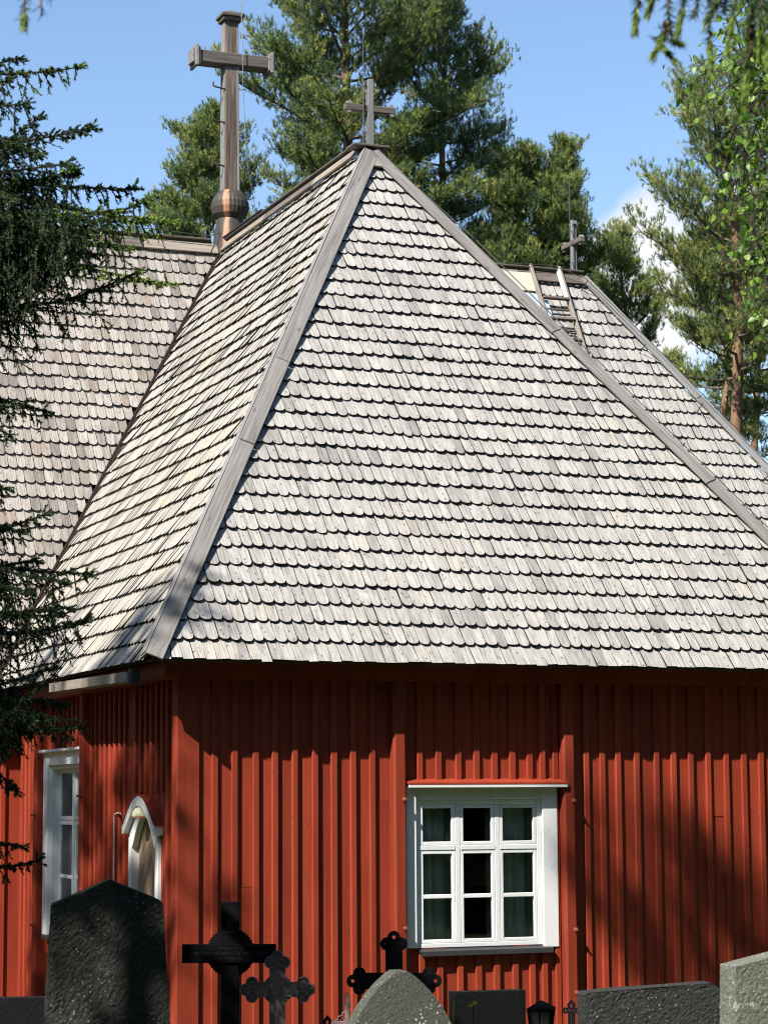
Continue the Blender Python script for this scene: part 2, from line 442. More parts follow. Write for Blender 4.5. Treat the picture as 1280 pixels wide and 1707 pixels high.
def shingles(sl, expo, width, seed, mat, parent, singles=0, pick=None, umin=None, umax=None, gapl=0.0, gapr=0.0, warm=0.05):
    """rows of round-ended shingles; the first `singles` that pass pick() are objects of their own"""
    rnd = random.Random(seed); field = MB(); made = 0; row = 0
    ph = [(rnd.uniform(0.6, 2.2), rnd.uniform(0.6, 2.2), rnd.uniform(0, 6.28)) for _ in range(7)]
    patch = lambda x, y: sum(math.sin(a_*x+b_*y*(1 if i_ % 2 else -1)+c_) for i_, (a_, b_, c_) in enumerate(ph))/3.5
    v = -0.045
    while v < sl.L-0.02:
        length = expo*1.42 if row else expo*1.3
        t0 = min(max((v+0.02)/sl.L, 0), 1)
        a, e = sl.lo(t0)+gapl, sl.hi(t0)-gapr
        if umin is not None: a = max(a, umin)
        if umax is not None: e = min(e, umax)
        u = a - rnd.uniform(0, width)
        rowdrop = rnd.uniform(-0.004, 0.004)
        while u < e:
            w = width*rnd.uniform(0.88, 1.13)
            drop = rowdrop + rnd.gauss(0, 0.0032); sk = rnd.gauss(0, 0.004)
            dpt = 0.0015 if row == 0 else rnd.uniform(0.050, 0.062)
            lift = 0.039 + rnd.uniform(-0.005, 0.009); th = 0.024 + rnd.uniform(-0.003, 0.003)
            tw = rnd.gauss(0, 0.0022)
            odd = rnd.random()
            if odd < 0.008: lift += 0.008; tw *= 2
            elif odd < 0.022: drop -= rnd.uniform(0.010, 0.025)
            elif odd < 0.032: drop += rnd.uniform(0.012, 0.03); dpt *= rnd.uniform(0.15, 0.6)
            hw = w/2-0.0024; cu = u+w/2
            out = [(-hw, length), (-hw, dpt)]
            for k in range(1, 7):
                an = math.pi*k/7
                out.append((-hw*math.copysign(abs(math.cos(an))**0.9, math.cos(an)), dpt*(1-math.sin(an)**0.95)))
            out += [(hw, dpt), (hw, length)]
            P = []; Q = []; uv = []; ok = True; us = []
            ou, ov = rnd.uniform(0, 40), rnd.uniform(0, 40)
            for (x, y) in out:
                gv_ = v + drop + y
                tt = min(max(gv_/sl.L, 0), 1)
                lo, hi = sl.lo(tt)+gapl, sl.hi(tt)-gapr
                gu = cu + x + sk*(y/length)
                gu = min(max(gu, lo), hi); us.append(gu)
                z = 0.004 + lift*(1-y/length) + tw*x/hw
                gv_ = min(gv_, sl.L-0.005)
                P.append(sl.p(gu, gv_, z+th)); Q.append(sl.p(gu, gv_, z))
                uv.append((x+ou, y+ov))
            u += w
            if max(us)-min(us) < 0.025: continue
            n = len(P)
            faces = [tuple(range(n))] + [(i, n+i, n+(i+1) % n, (i+1) % n) for i in range(n)]
            tint = min(max(rnd.gauss(0.50, 0.21), 0.02), 0.85)
            if rnd.random() < 0.07: tint = rnd.uniform(0.02, 0.2)
            if rnd.random() < warm: tint = rnd.uniform(0.88, 0.99)
            tint = min(max(tint+0.16*patch(cu, v)+0.10*patch(cu*3+7, v*3), 0.03), 0.99)
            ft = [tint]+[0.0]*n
            if made < singles and (pick is None or pick(cu, v)):
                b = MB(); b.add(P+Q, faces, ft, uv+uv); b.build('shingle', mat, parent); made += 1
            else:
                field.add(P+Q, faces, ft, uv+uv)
        v += expo*(1+rnd.uniform(-0.03, 0.03)) if row else expo*1.0
        row += 1
    o = field.build('shingle_field', mat, parent)
    o['kind'] = 'stuff'
    return o

d_m = deck(SM, 'broad hipped slope of pale grey round-ended shingles facing us')
d_l = deck(SL, 'steep side slope of cream grey shingles seen edge on')
d_r = deck(SR, 'far side slope of the front arm')
d_a = deck(SA, 'brownish grey shingle slope of the left arm')
d_b = deck(SB, 'shingle slope of the right arm with ladder')
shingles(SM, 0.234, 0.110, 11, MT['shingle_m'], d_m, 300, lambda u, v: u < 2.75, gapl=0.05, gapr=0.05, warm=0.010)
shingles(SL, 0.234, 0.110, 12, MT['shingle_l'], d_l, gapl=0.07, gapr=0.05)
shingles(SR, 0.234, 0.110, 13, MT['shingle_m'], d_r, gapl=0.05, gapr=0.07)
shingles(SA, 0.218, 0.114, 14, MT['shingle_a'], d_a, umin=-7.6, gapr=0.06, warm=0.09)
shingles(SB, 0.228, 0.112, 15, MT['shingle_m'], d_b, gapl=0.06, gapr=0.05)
# the slopes that face away
for q in ([(DD+S2, CY-W2, 0), (DD+S2, CY+W2, 0), (DD, CY, H)], [(-DD-S2, CY+W2, 0), (-DD-S2, CY-W2, 0), (-DD, CY, H)],
          [(DD+S2, CY+W2, 0), (-DD-S2, CY+W2, 0), (-DD, CY, H), (DD, CY, H)]):
    b = MB(); b.add(q, [tuple(range(len(q)))]); b.build('roof_slope', MT['deck'], CH)

def board_on(name, p0, p1, N, wdir, width, thick, mat, parent, lift, bevel=0.006, shift=0.0):
    p0, p1, N, wd = Vector(p0), Vector(p1), Vector(N), Vector(wdir)
    if (p1-p0).cross(wd).dot(N) < 0: p0, p1 = p1, p0
    return plank(name, p0+N*lift, p1+N*lift, wdir, width, thick, mat, parent, bevel, shift)

def hip(p0, p1, slope, inward, width, parent, mat, cuts, lift=0.084, thick=0.028, name='hip_board', shift=-0.08):
    p0, p1 = Vector(p0), Vector(p1); d = p1-p0
    c = [0.0]+cuts+[1.0]
    for i in range(len(c)-1):
        e = 0.0006
        board_on(name, p0+d*(c[i]+e), p0+d*(c[i+1]-e), slope.N, inward, width, thick, mat, parent, lift + (0.003 if i % 2 else 0), shift=shift)
apex, hl, hr = (0, S-0.07, H-0.10), (-WH, 0, 0), (WH, 0, 0)
low = lambda p, q, k: Vector(p) + (Vector(p)-Vector(q)).normalized()*k
hip(low(hl, apex, 0.06), apex, SM, (1, 0, 0), 0.165, d_m, MT['plank_mid'], [0.36, 0.52])
hip(low(hl, apex, 0.06), apex, SL, (0, 1, 0), 0.13, d_l, MT['plank'], [0.30, 0.7])
hip(low(hr, apex, 0.06), apex, SM, (-1, 0, 0), 0.155, d_m, MT['plank_mid'], [0.33, 0.62])
hip(low(hr, apex, 0.06), apex, SR, (0, 1, 0), 0.17, d_r, MT['plank'], [0.5])
# second, thinner board over the left hip joint on the sunny side
hip(low(hl, apex, 0.05), apex, SL, (0, 1, 0), 0.095, d_l, MT['plank'], [0.45], lift=0.114, thick=0.014)
rcor, rend = (DD+S2, CY-W2, 0), (DD, CY, H)
hip(low(rcor, rend, 0.06), rend, SB, (-1, 0, 0), 0.135, d_b, MT['plank'], [0.4, 0.7], shift=-0.06)
cap = MB(); cap.box((0, S+0.0, H+0.035), (0.46, 0.26, 0.028)); cap.build('apex_cap', MT['plank_dark'], CH, bevel=0.006)
board_on('top_board', SM.p(-0.17, LM-0.40), SM.p(0.17, LM-0.40), SM.N, SM.V, 0.15, 0.03, MT['plank_warm'], d_m, 0.075)
# ridge boards
def ridge(sl, u0, u1, mats, width, cuts, parent, lift=0.078):
    c = [0]+cuts+[1]
    for i in range(len(c)-1):
        a, b_ = u0+(u1-u0)*c[i]+0.003, u0+(u1-u0)*c[i+1]-0.003
        board_on('ridge_board', sl.p(a, sl.L+0.02), sl.p(b_, sl.L+0.02), sl.N, -sl.V, width, 0.028, mats[i % len(mats)], parent, lift)
ridge(SL, -CY+0.15, -S, [MT['plank_warm'], MT['plank_dark'], MT['plank_warm']], 0.13, [0.34, 0.7], d_l)
ridge(SR, S, CY-0.15, [MT['plank_warm'], MT['plank_dark']], 0.13, [0.5], d_r)
ridge(SA, -DD, -0.16, [MT['plank_warm'], MT['plank_dark'], MT['plank_warm']], 0.17, [0.5, 0.8], d_a)
ridge(SB, 0.2, DD, [MT['plank_warm'], MT['plank'], MT['plank_dark']], 0.17, [0.4, 0.8], d_b)
for sx in (-1, 1):
    rc = MB(); rc.box((sx*2.85, CY, H+0.125), (5.2, 0.20, 0.025)); rc.build('ridge_cap', MT['plank_dark'], CH, bevel=0.005)
rc = MB(); rc.box((0, (S+CY)/2+0.1, H+0.125), (0.19, CY-S-0.5, 0.025)); rc.build('ridge_cap', MT['plank_dark'], CH, bevel=0.005, label='dark brown ridge cap of the front arm')
fl = MB(); fl.box((0, CY-0.95, H+0.148), (0.22, 1.7, 0.012)); fl.build('ridge_flashing', MT['grey_metal'], CH)
# copper in the valley
vb, vt = Vector((-WH, CY-W2, 0)), Vector((0, CY, H))
for sl, inw, wdt, par, lf in ((SA, (-1, 0, 0), 0.085, d_a, 0.080), (SL, (0, -1, 0), 0.075, d_l, 0.082)):
    d = vt-vb
    for k in range(4):
        board_on('valley_flashing', vb+d*(k/4+0.001)-d*(0.012 if k == 0 else 0), vb+d*((k+1)/4-0.001), sl.N, inw, wdt, 0.006, MT['copper'], par, lf+0.004*(k % 2), bevel=0.0)
vb2, vt2 = Vector((WH, CY-W2, 0)), Vector((0, CY, H))
board_on('valley_flashing', vb2, vt2, SB.N, (1, 0, 0), 0.12, 0.006, MT['copper'], d_b, 0.082, bevel=0.0)
# boxed eaves: fascia and soffit
e = MB()
e.span((-WH+0.16, 0.17, -0.155), (WH-0.16, 0.195, -0.0)); e.build('fascia', MT['red'], CH)
e = MB(); e.span((-WH+0.18, 0.195, -0.150), (WH-0.18, 0.42, -0.130)); e.build('soffit', MT['red'], CH)
e = MB(); e.span((-WH+0.16, 0.20, -0.156), (-WH+0.185, CY-W2+0.1, -0.0)); e.build('fascia', MT['red'], CH)
e = MB(); e.span((-WH+0.185, 0.42, -0.150), (-WH+0.42, CY-W2+0.36, -0.130)); e.build('soffit', MT['red'], CH)
e = MB(); e.span((-9.6, CY-W2+0.16, -0.155), (-WH+0.155, CY-W2+0.185, -0.0)); e.build('fascia', MT['red'], CH)
e = MB(); e.span((-9.6, CY-W2+0.185, -0.151), (-WH+0.18, CY-W2+0.42, -0.131)); e.build('soffit', MT['red'], CH)

# ------------------------------------------------------------------ walls
ZB, ZT = -3.80, -0.11
class Wall:
    def __init__(s, O, U, N): s.O = Vector(O); s.U = Vector(U); s.N = Vector(N)
    def p(s, u, n, z): return s.O + s.U*u + s.N*n + Vector((0, 0, z))
    def block(s, b, u0, u1, n0, n1, z0, z1):
        vs = [s.p(u, n, z) for u in (u0, u1) for n in (n0, n1) for z in (z0, z1)]
        return b.add(vs, [(0, 1, 3, 2), (4, 6, 7, 5), (0, 4, 5, 1), (2, 3, 7, 6), (0, 2, 6, 4), (1, 5, 7, 3)])
    def bar(s, b, cu, half, n0, n1, ch, z0, z1):         # upright with chamfered outer corners
        prof = [(-half, n0), (half, n0), (half, n1-ch), (half-ch, n1), (-half+ch, n1), (-half, n1-ch)]
        vs = [s.p(cu+a, n, z) for z in (z0, z1) for a, n in prof]
        k = 6
        return b.add(vs, [tuple(range(k-1, -1, -1)), tuple(range(k, 2*k))] + [(i, (i+1) % k, k+(i+1) % k, k+i) for i in range(k)])
def pieces(z0, z1, u0, u1, holes):
    """the stretches of a board that are left between the openings it meets"""
    out = [(z0, z1)]
    for (a, b, c, d) in holes:
        if u1 <= a or u0 >= b: continue
        nx_ = []
        for (p, q) in out:
            if q <= c or p >= d: nx_.append((p, q)); continue
            if p < c: nx_.append((p, c))
            if q > d: nx_.append((d, q))
        out = nx_
    return out
def clad(wl, parent, u0, u1, seams, holes, bholes, seed):
    rnd = random.Random(seed)
    edges = [u0]+seams+[u1]
    for i in range(len(edges)-1):
        for (p, q) in pieces(ZB, ZT, edges[i], edges[i+1], holes):
            a, e_ = edges[i], edges[i+1]
            segs = [(a, e_)]
            for (ha, hb, hc, hd) in holes:               # keep the strip of a board beside an opening
                if a < ha < e_ and not (q <= hc or p >= hd): pass
            cut = rnd.uniform(p+0.5, q-0.5) if q-p > 2.5 and rnd.random() < 0.3 else None
            for (p_, q_) in ([(p, q)] if cut is None else [(p, cut-0.002), (cut+0.002, q)]):
                b = MB(); wl.block(b, a+0.002, e_-0.002, -0.025+rnd.uniform(-0.003, 0.003), rnd.uniform(-0.004, 0.002), p_, q_); b.build('board', MT['red'], parent)
        for (ha, hb, hc, hd) in holes:
            if edges[i] < ha < edges[i+1]:
                b = MB(); wl.block(b, edges[i]+0.002, ha, -0.025, 0.0005, hc, hd); b.build('board', MT['red'], parent)
            if edges[i] < hb < edges[i+1]:
                b = MB(); wl.block(b, hb, edges[i+1]-0.002, -0.025, 0.0005, hc, hd); b.build('board', MT['red'], parent)
    for s_ in seams:
        hw = 0.0325*rnd.uniform(0.93, 1.07)
        for (p, q) in pieces(ZB, ZT, s_-0.03, s_+0.03, bholes):
            b = MB(); wl.bar(b, s_+rnd.gauss(0, 0.003), hw, 0.002, 0.031+rnd.uniform(-0.002, 0.003), 0.008, p, q); b.build('batten', MT['red'], parent)
def backing(wl, u0, u1, holes, label):
    b = MB()
    if not holes: wl.block(b, u0, u1, -0.16, -0.03, ZB, ZT)
    else:
        cuts = sorted(holes); x = u0
        for (a, e_, c, d) in cuts:
            wl.block(b, x, a, -0.16, -0.03, ZB, ZT); wl.block(b, a, e_, -0.16, -0.03, ZB, c); wl.block(b, a, e_, -0.16, -0.03, d, ZT); x = e_
        wl.block(b, x, u1, -0.16, -0.03, ZB, ZT)
    return b.build('wall', MT['red'], CH, label=label)

WMn = Wall((0, 0.36, 0), (1, 0, 0), (0, -1, 0))
WLn = Wall((-3.54, 0, 0), (0, 1, 0), (-1, 0, 0))
WAn = Wall((0, CY-W2+0.36, 0), (1, 0, 0), (0, -1, 0))
hole_m = (-1.237, 0.076, -2.645, -1.261)
hole_lw = (3.78, 5.22, -2.66, -0.86)
hole_d = (1.03, 1.87, ZB-0.1, -1.36)
wm = backing(WMn, -3.50, 3.54, [hole_m], 'long red wall with the square window')
wl_ = backing(WLn, 0.52, CY-W2+0.42, [hole_lw, hole_d], 'red side wall with the arched door')
wa = backing(WAn, -9.4, -3.42, [], 'red wall of the left arm in the corner')
b = MB(); b.span((3.40, 0.42, ZB), (3.53, CY-W2+0.4, ZT)); b.build('wall', MT['red'], CH)
b = MB(); b.span((3.60, CY-W2+0.36, ZB), (9.3, CY-W2+0.48, ZT)); b.build('wall', MT['red'], CH)
b = MB(); b.span((9.3, CY-W2+0.36, ZB), (9.4, CY+W2-0.36, ZT)); b.build('wall', MT['red'], CH)
b = MB(); b.span((-9.5, CY-W2+0.36, ZB), (-9.4, CY+W2-0.36, ZT)); b.build('wall', MT['red'], CH)
b = MB(); b.span((-9.5, CY+W2-0.46, ZB), (9.4, CY+W2-0.36, ZT)); b.build('wall', MT['red'], CH)
s_left = [-3.213+0.1935*i for i in range(9)]
s_mid = [-1.185, -0.995, -0.790, -0.606, -0.411, -0.222, -0.044, 0.091, 0.235]
s_right = [0.564, 0.74, 0.911, 1.115, 1.331, 1.522, 1.717, 1.913, 2.118, 2.323, 2.516] + [2.71+0.195*i for i in range(4)]
clad(WMn, wm, -3.50, 3.54, s_left+s_mid+s_right, [hole_m], [(-1.36, 0.20, -2.70, -1.09)], 5)
s_l = [0.70, 2.16, 2.34] + [2.53+0.185*i for i in range(5)] + [5.80, 5.99, 6.18, 6.37, 6.56]
s_l2 = [0.86+0.185*i for i in range(6)] + [3.46, 3.66] + [3.85+0.19*i for i in range(8)]
seams_l = sorted(set([round(q, 3) for q in s_l+s_l2]))
seams_l = [q for i, q in enumerate(seams_l) if i == 0 or q-seams_l[i-1] > 0.12]
clad(WLn, wl_, 0.52, CY-W2+0.36, seams_l, [hole_lw, hole_d], [(3.6, 5.40, -2.72, -0.70), (0.82, 2.02, ZB-0.1, -1.18)], 6)
clad(WAn, wa, -6.6, -3.52, [-6.4+0.19*i for i in range(15)], [], [], 7)
# corner boards
b = MB(); WMn.block(b, -3.572, -3.365, 0.0, 0.034, ZB, ZT); b.build('corner_board', MT['red'], wm, bevel=0.004)
b = MB(); WLn.block(b, 0.36, 0.52, -0.12, 0.032, ZB, ZT); b.build('corner_board', MT['red'], wl_, bevel=0.004)
b = MB(); WMn.block(b, 3.36, 3.57, 0.0, 0.034, ZB, ZT); b.build('corner_board', MT['red'], wm, bevel=0.004)

def brace(wl, cu, half, out, zs, side=1):
    b = MB(); wl.bar(b, cu, half, 0.0, out, 0.022, ZB, ZT)
    o = b.build('wall_brace', MT['red'], CH)
    for z in zs:
        c = wl.p(cu+side*half*0.55, out, z)
        M = frame(c, wl.U, (0, 0, 1)) if wl.U.cross(Vector((0, 0, 1))).dot(wl.N) > 0 else frame(c, -wl.U, (0, 0, 1))
        bb = MB(); bb.lathe([(0.0, 0.045), (0.012, 0.045), (0.012, 0.018), (0.024, 0.018), (0.024, -0.002), (0.0, -0.002)], 6, M)
        bb.build('bolt', MT['bolt'], o, bevel=0.002)
brace(WMn, -1.425, 0.066, 0.115, (-0.38, -1.26, -2.452))
brace(WMn, 0.335, 0.066, 0.115, (-0.38, -1.282, -2.508, -3.101))
brace(WLn, 5.55, 0.066, 0.115, (-1.4, -2.6), -1)
brace(WLn, 3.53, 0.066, 0.115, (-1.2, -2.5), -1)

# ------------------------------------------------------------------ windows
def ring(wl, b, u0, u1, z0, z1, w, n0, n1, wb=None):
    wb = wb or w
    wl.block(b, u0, u0+w, n0, n1, z0, z1); wl.block(b, u1-w, u1, n0, n1, z0, z1)
    wl.block(b, u0+w, u1-w, n0, n1, z1-w, z1); wl.block(b, u0+w, u1-w, n0, n1, z0, z0+wb)
def sash(wl, parent, u0, u1, z0, z1, w, n, mid=None):
    b = MB(); ring(wl, b, u0, u1, z0, z1, w, n-0.03, n+0.012)
    if mid: wl.block(b, u0+w, u1-w, n-0.022, n+0.010, mid-0.019, mid+0.019)
    b.build('sash', MT['white'], parent, bevel=0.004)
    spans = [(z0+w, z1-w)] if not mid else [(z0+w, mid-0.019), (mid+0.019, z1-w)]
    for (p, q) in spans:
        g = MB(); wl.block(g, u0+w-0.004, u1-w+0.004, n-0.012, n-0.009, p-0.004, q+0.004); g.build('pane', MT['glass'], parent)
def curtain(wl, parent, u0, u1, z0, z1, n, seed):
    rnd = random.Random(seed); N = 48; vs = []
    for i in range(N+1):
        f = i/N; u = u0+(u1-u0)*f
        d = 0.022*math.sin(f*(u1-u0)*70+rnd.uniform(-0.3, 0.3))+0.012*math.sin(f*19+seed)
        for z in (z0, z1): vs.append(wl.p(u, n+d, z))
    b = MB(); b.add(vs, [(2*i, 2*i+2, 2*i+3, 2*i+1) for i in range(N)])
    b.build('curtain', MT['curtain'], parent, smooth=True)
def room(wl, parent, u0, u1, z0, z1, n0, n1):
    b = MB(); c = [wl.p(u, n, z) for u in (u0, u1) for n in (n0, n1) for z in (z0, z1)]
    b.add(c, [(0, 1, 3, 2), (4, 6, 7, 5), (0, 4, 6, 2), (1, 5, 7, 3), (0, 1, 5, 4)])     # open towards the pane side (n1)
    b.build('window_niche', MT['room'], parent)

def window_m():
    t = bpy.data.objects.new('window', None); link(t, CH, Matrix.Translation(WMn.p(-0.58, 0, -1.95)))
    t['label'] = 'white nine-pane window with pale curtains'
    wl = WMn
    def piece(name, *a, mat='white', bev=0.004):
        b = MB(); wl.block(b, *a); b.build(name, MT[mat], t, bevel=bev)
    piece('casing', -1.340, -1.237, 0.0, 0.040, -2.640, -1.135)
    piece('casing', 0.076, 0.233, 0.0, 0.040, -2.668, -1.135)
    piece('casing', -1.236, 0.075, 0.0, 0.036, -1.262, -1.135)
    b = MB(); ring(wl, b, -1.237, 0.076, -2.645, -1.262, 0.048, -0.11, 0.004, 0.04)
    wl.block(b, -0.824, -0.774, -0.08, 0.002, -2.604, -1.310); wl.block(b, -0.412, -0.362, -0.08, 0.002, -2.604, -1.310)
    wl.block(b, -1.188, -0.826, -0.08, 0.006, -1.738, -1.693); wl.block(b, -0.772, -0.414, -0.08, 0.006, -1.738, -1.693); wl.block(b, -0.360, 0.027, -0.08, 0.006, -1.738, -1.693)
    b.build('window_frame', MT['white'], t, bevel=0.004)
    for (u0, u1) in ((-1.187, -0.826), (-0.772, -0.414), (-0.360, 0.026)):
        sash(wl, t, u0, u1, -1.691, -1.311, 0.033, -0.012)
        sash(wl, t, u0, u1, -2.603, -1.740, 0.033, -0.012, -2.170)
    for (u0, u1) in ((-1.20, -0.815), (-0.785, -0.40), (-0.375, 0.04)):      # inner pair of the double window
        b = MB(); ring(wl, b, u0, u1, -2.61, -1.30, 0.045, -0.155, -0.125); wl.block(b, u0+0.045, u1-0.045, -0.15, -0.13, -1.74, -1.69); b.build('inner_sash', MT['white'], t, bevel=0.003)
    curtain(wl, t, -1.24, -0.80, -2.66, -1.24, -0.20, 1); curtain(wl, t, -0.40, 0.08, -2.66, -1.24, -0.20, 2)
    room(wl, t, -1.40, 0.24, -2.80, -1.10, -1.1, -0.165)
    # sloping red hood board with a white front edge, and the sheet-metal sill
    b = MB(); vs = [wl.p(u, n, z) for u in (-1.352, 0.305) for n, z in ((0.0, -1.088), (0.145, -1.122), (0.145, -1.104), (0.0, -1.066))]
    b.add(vs, [(0, 1, 2, 3), (7, 6, 5, 4), (0, 4, 5, 1), (1, 5, 6, 2), (2, 6, 7, 3), (3, 7, 4, 0)]); b.build('hood', MT['red'], t)
    piece('hood_edge', -1.350, 0.303, 0.120, 0.143, -1.152, -1.1225)
    b = MB(); vs = [wl.p(u, n, z) for u in (-1.222, 0.150) for n, z in ((0.0, -2.652), (0.085, -2.672), (0.085, -2.716), (0.078, -2.716), (0.078, -2.682), (0.0, -2.664))]
    b.add(vs, [tuple(range(5, -1, -1)), tuple(range(6, 12))]+[(i, (i+1) % 6, 6+(i+1) % 6, 6+i) for i in range(6)]); b.build('sill', MT['grey_metal'], t)
window_m()
def window_l():
    t = bpy.data.objects.new('window', None); link(t, CH, Matrix.Translation(WLn.p(4.5, 0, -1.75)))
    t['label'] = 'tall white window seen edge on past the spruce'
    wl = WLn
    def piece(name, *a, mat='white', bev=0.004):
        b = MB(); wl.block(b, *a); b.build(name, MT[mat], t, bevel=bev)
    piece('casing', 5.22, 5.42, 0.0, 0.045, -2.70, -0.72); piece('casing', 3.61, 3.78, 0.0, 0.045, -2.70, -0.72); piece('casing', 3.782, 5.218, 0.0, 0.042, -0.862, -0.72)
    b = MB(); ring(wl, b, 3.78, 5.22, -2.66, -0.862, 0.04, -0.17, 0.003)
    wl.block(b, 4.475, 4.545, -0.14, -0.062, -2.62, -0.90)
    b.build('window_frame', MT['white'], t, bevel=0.004)
    for (u0, u1) in ((3.822, 4.473), (4.547, 5.178)):
        sash(wl, t, u0, u1, -1.455, -0.904, 0.045, -0.09); sash(wl, t, u0, u1, -2.618, -1.46, 0.045, -0.09, -2.06)
    piece('hood', 3.60, 5.44, 0.0, 0.10, -0.72, -0.69)
    piece('sill', 3.70, 5.32, 0.0, 0.08, -2.74, -2.703, mat='grey_metal')
    room(wl, t, 3.62, 5.38, -2.80, -0.80, -1.2, -0.175)
    curtain(wl, t, 4.75, 5.2, -2.64, -0.87, -0.3, 4)
window_l()

# ------------------------------------------------------------------ the arched side door
def door():
    t = bpy.data.objects.new('door', None); link(t, CH, Matrix.Translation(WLn.p(1.42, 0, -3.6)))
    t['label'] = 'narrow arched door of bare wood chevron boards in a white frame'
    wl = WLn; c = 1.45
    bell = lambda s: (0.5*(1+math.cos(math.pi*min(1.0, abs(s)/0.95))))**0.52
    def bell_strip(name, hwo, zo, ro, hwi, zi, ri, n0, n1, mat, par, K=28):
        b = MB(); vs = []
        for k in range(K+1):
            s = -1+2*k/K
            o_, i_ = (c+hwo*s, zo+ro*bell(s)), (c+hwi*s, zi+ri*bell(s))
            for (u, z) in (o_, i_):
                vs.append(wl.p(u, n1, z)); vs.append(wl.p(u, n0, z))
        fs = []
        for k in range(K):
            a, d = 4*k, 4*(k+1)
            fs += [(a, d, d+2, a+2), (a+1, a+3, d+3, d+1), (a, a+1, d+1, d), (a+2, d+2, d+3, a+3)]
        fs += [(0, 2, 3, 1), (4*K, 4*K+1, 4*K+3, 4*K+2)]
        b.add(vs, fs); return b.build(name, MT[mat], par)
    bell_strip('hood', 0.57, -1.49, 0.28, 0.555, -1.575, 0.270, -0.01, 0.085, 'white', t)
    bell_strip('hood_cover', 0.58, -1.476, 0.285, 0.58, -1.488, 0.282, -0.01, 0.089, 'red', t)
    bell_strip('arch', 0.50, -1.56, 0.275, 0.41, -1.70, 0.315, -0.03, 0.030, 'white', t)
    for (u0, u1) in ((c-0.50, c-0.408), (c+0.408, c+0.50)):
        b = MB(); wl.block(b, u0, u1, -0.02, 0.034, ZB, -1.60); b.build('casing', MT['white'], t, bevel=0.004)
    for (u0, u1) in ((c-0.45, c-0.408), (c+0.408, c+0.45)):
        b = MB(); wl.block(b, u0, u1, -0.12, -0.021, ZB, -1.40); b.build('jamb', MT['white'], t)
    k = 0
    for side in (-1, 1):
        z = -0.95
        while z > ZB+0.2:
            wv = 0.175+0.02*((k*7) % 3-1); hw = 0.405
            zz = lambda x: z - 1.05*x
            pts = [(0.003, zz(0.003)), (hw, zz(hw)), (hw, zz(hw)-wv+0.006), (0.003, zz(0.003)-wv+0.006)]
            pts = [(x, min(y, -1.38)) for x, y in pts]
            if max(p[1] for p in pts)-min(p[1] for p in pts) > 0.03:
                vs = [wl.p(c+side*x, n, y) for n in (-0.040+0.002*(k % 2), -0.075) for x, y in pts]
                # grain runs along each board
                o = Vector(wl.p(c, -0.1, z)); d = (wl.p(c+side*hw, -0.1, zz(hw)-0) - wl.p(c, -0.1, z))
                M = frame(o, d, wl.N); Mi = M.inverted()
                b = MB(); b.add([Mi @ v for v in vs], [(0, 1, 2, 3), (7, 6, 5, 4), (0, 4, 5, 1), (1, 5, 6, 2), (2, 6, 7, 3), (3, 7, 4, 0)])
                b.build('plank', MT['door_wood'], t, M, bevel=0.004)
            z -= wv; k += 1
    room(wl, t, c-0.5, c+0.5, ZB, -1.2, -0.5, -0.17)
    # lamp bowl under the hood
    M = Matrix.Translation(wl.p(c, 0.055, -1.41))
    b = MB(); b.lathe([(0.0, 0.0), (0.085, 0.0), (0.088, 0.016), (0.08, 0.05), (0.055, 0.085), (0.0, 0.10)], 20, M); b.build('lamp', MT['lamp'], t, smooth=True)
    b = MB(); b.lathe([(0.09, -0.012), (0.093, 0.004), (0.086, 0.004), (0.08, -0.012)], 20, M); b.build('lamp_rim', MT['bolt'], t, smooth=True)
door()
pipe = MB(); q0 = WLn.p(2.42, 0.06, ZB)
pp = [WLn.p(2.42, 0.05, ZB), WLn.p(2.42, 0.05, -2.2), WLn.p(2.42, 0.05, -1.42), WLn.p(2.405, 0.05, -1.385), WLn.p(2.32, 0.05, -1.375), WLn.p(2.20, 0.05, -1.372)]
pipe.tube([tuple(p) for p in pp], 0.010, 8); pipe.build('pipe', plain_mat('pinkish pipe', (0.62, 0.45, 0.40), 0.5), CH, smooth=True)
# wooden gutter under the side eaves
b = MB(); prof = [(0.0, 0.0), (0.0, -0.09), (0.10, -0.10), (0.11, -0.01), (0.095, -0.01), (0.088, -0.085), (0.014, -0.078), (0.014, 0.0)]
vs = [Vector((-WH-0.02+dx-0.09, y, -0.05-0.012*(3.5-y)+dz)) for y in (0.50, 3.45) for dx, dz in prof]
b.add(vs, [tuple(range(7, -1, -1)), tuple(range(8, 16))]+[(i, (i+1) % 8, 8+(i+1) % 8, 8+i) for i in range(8)]); b.build('gutter', MT['plank_warm'], CH)
b = MB(); b.span((-WH-0.09, 0.42, -0.20), (-WH+0.0, 0.499, -0.06)); b.build('gutter_end', MT['grey_metal'], CH)

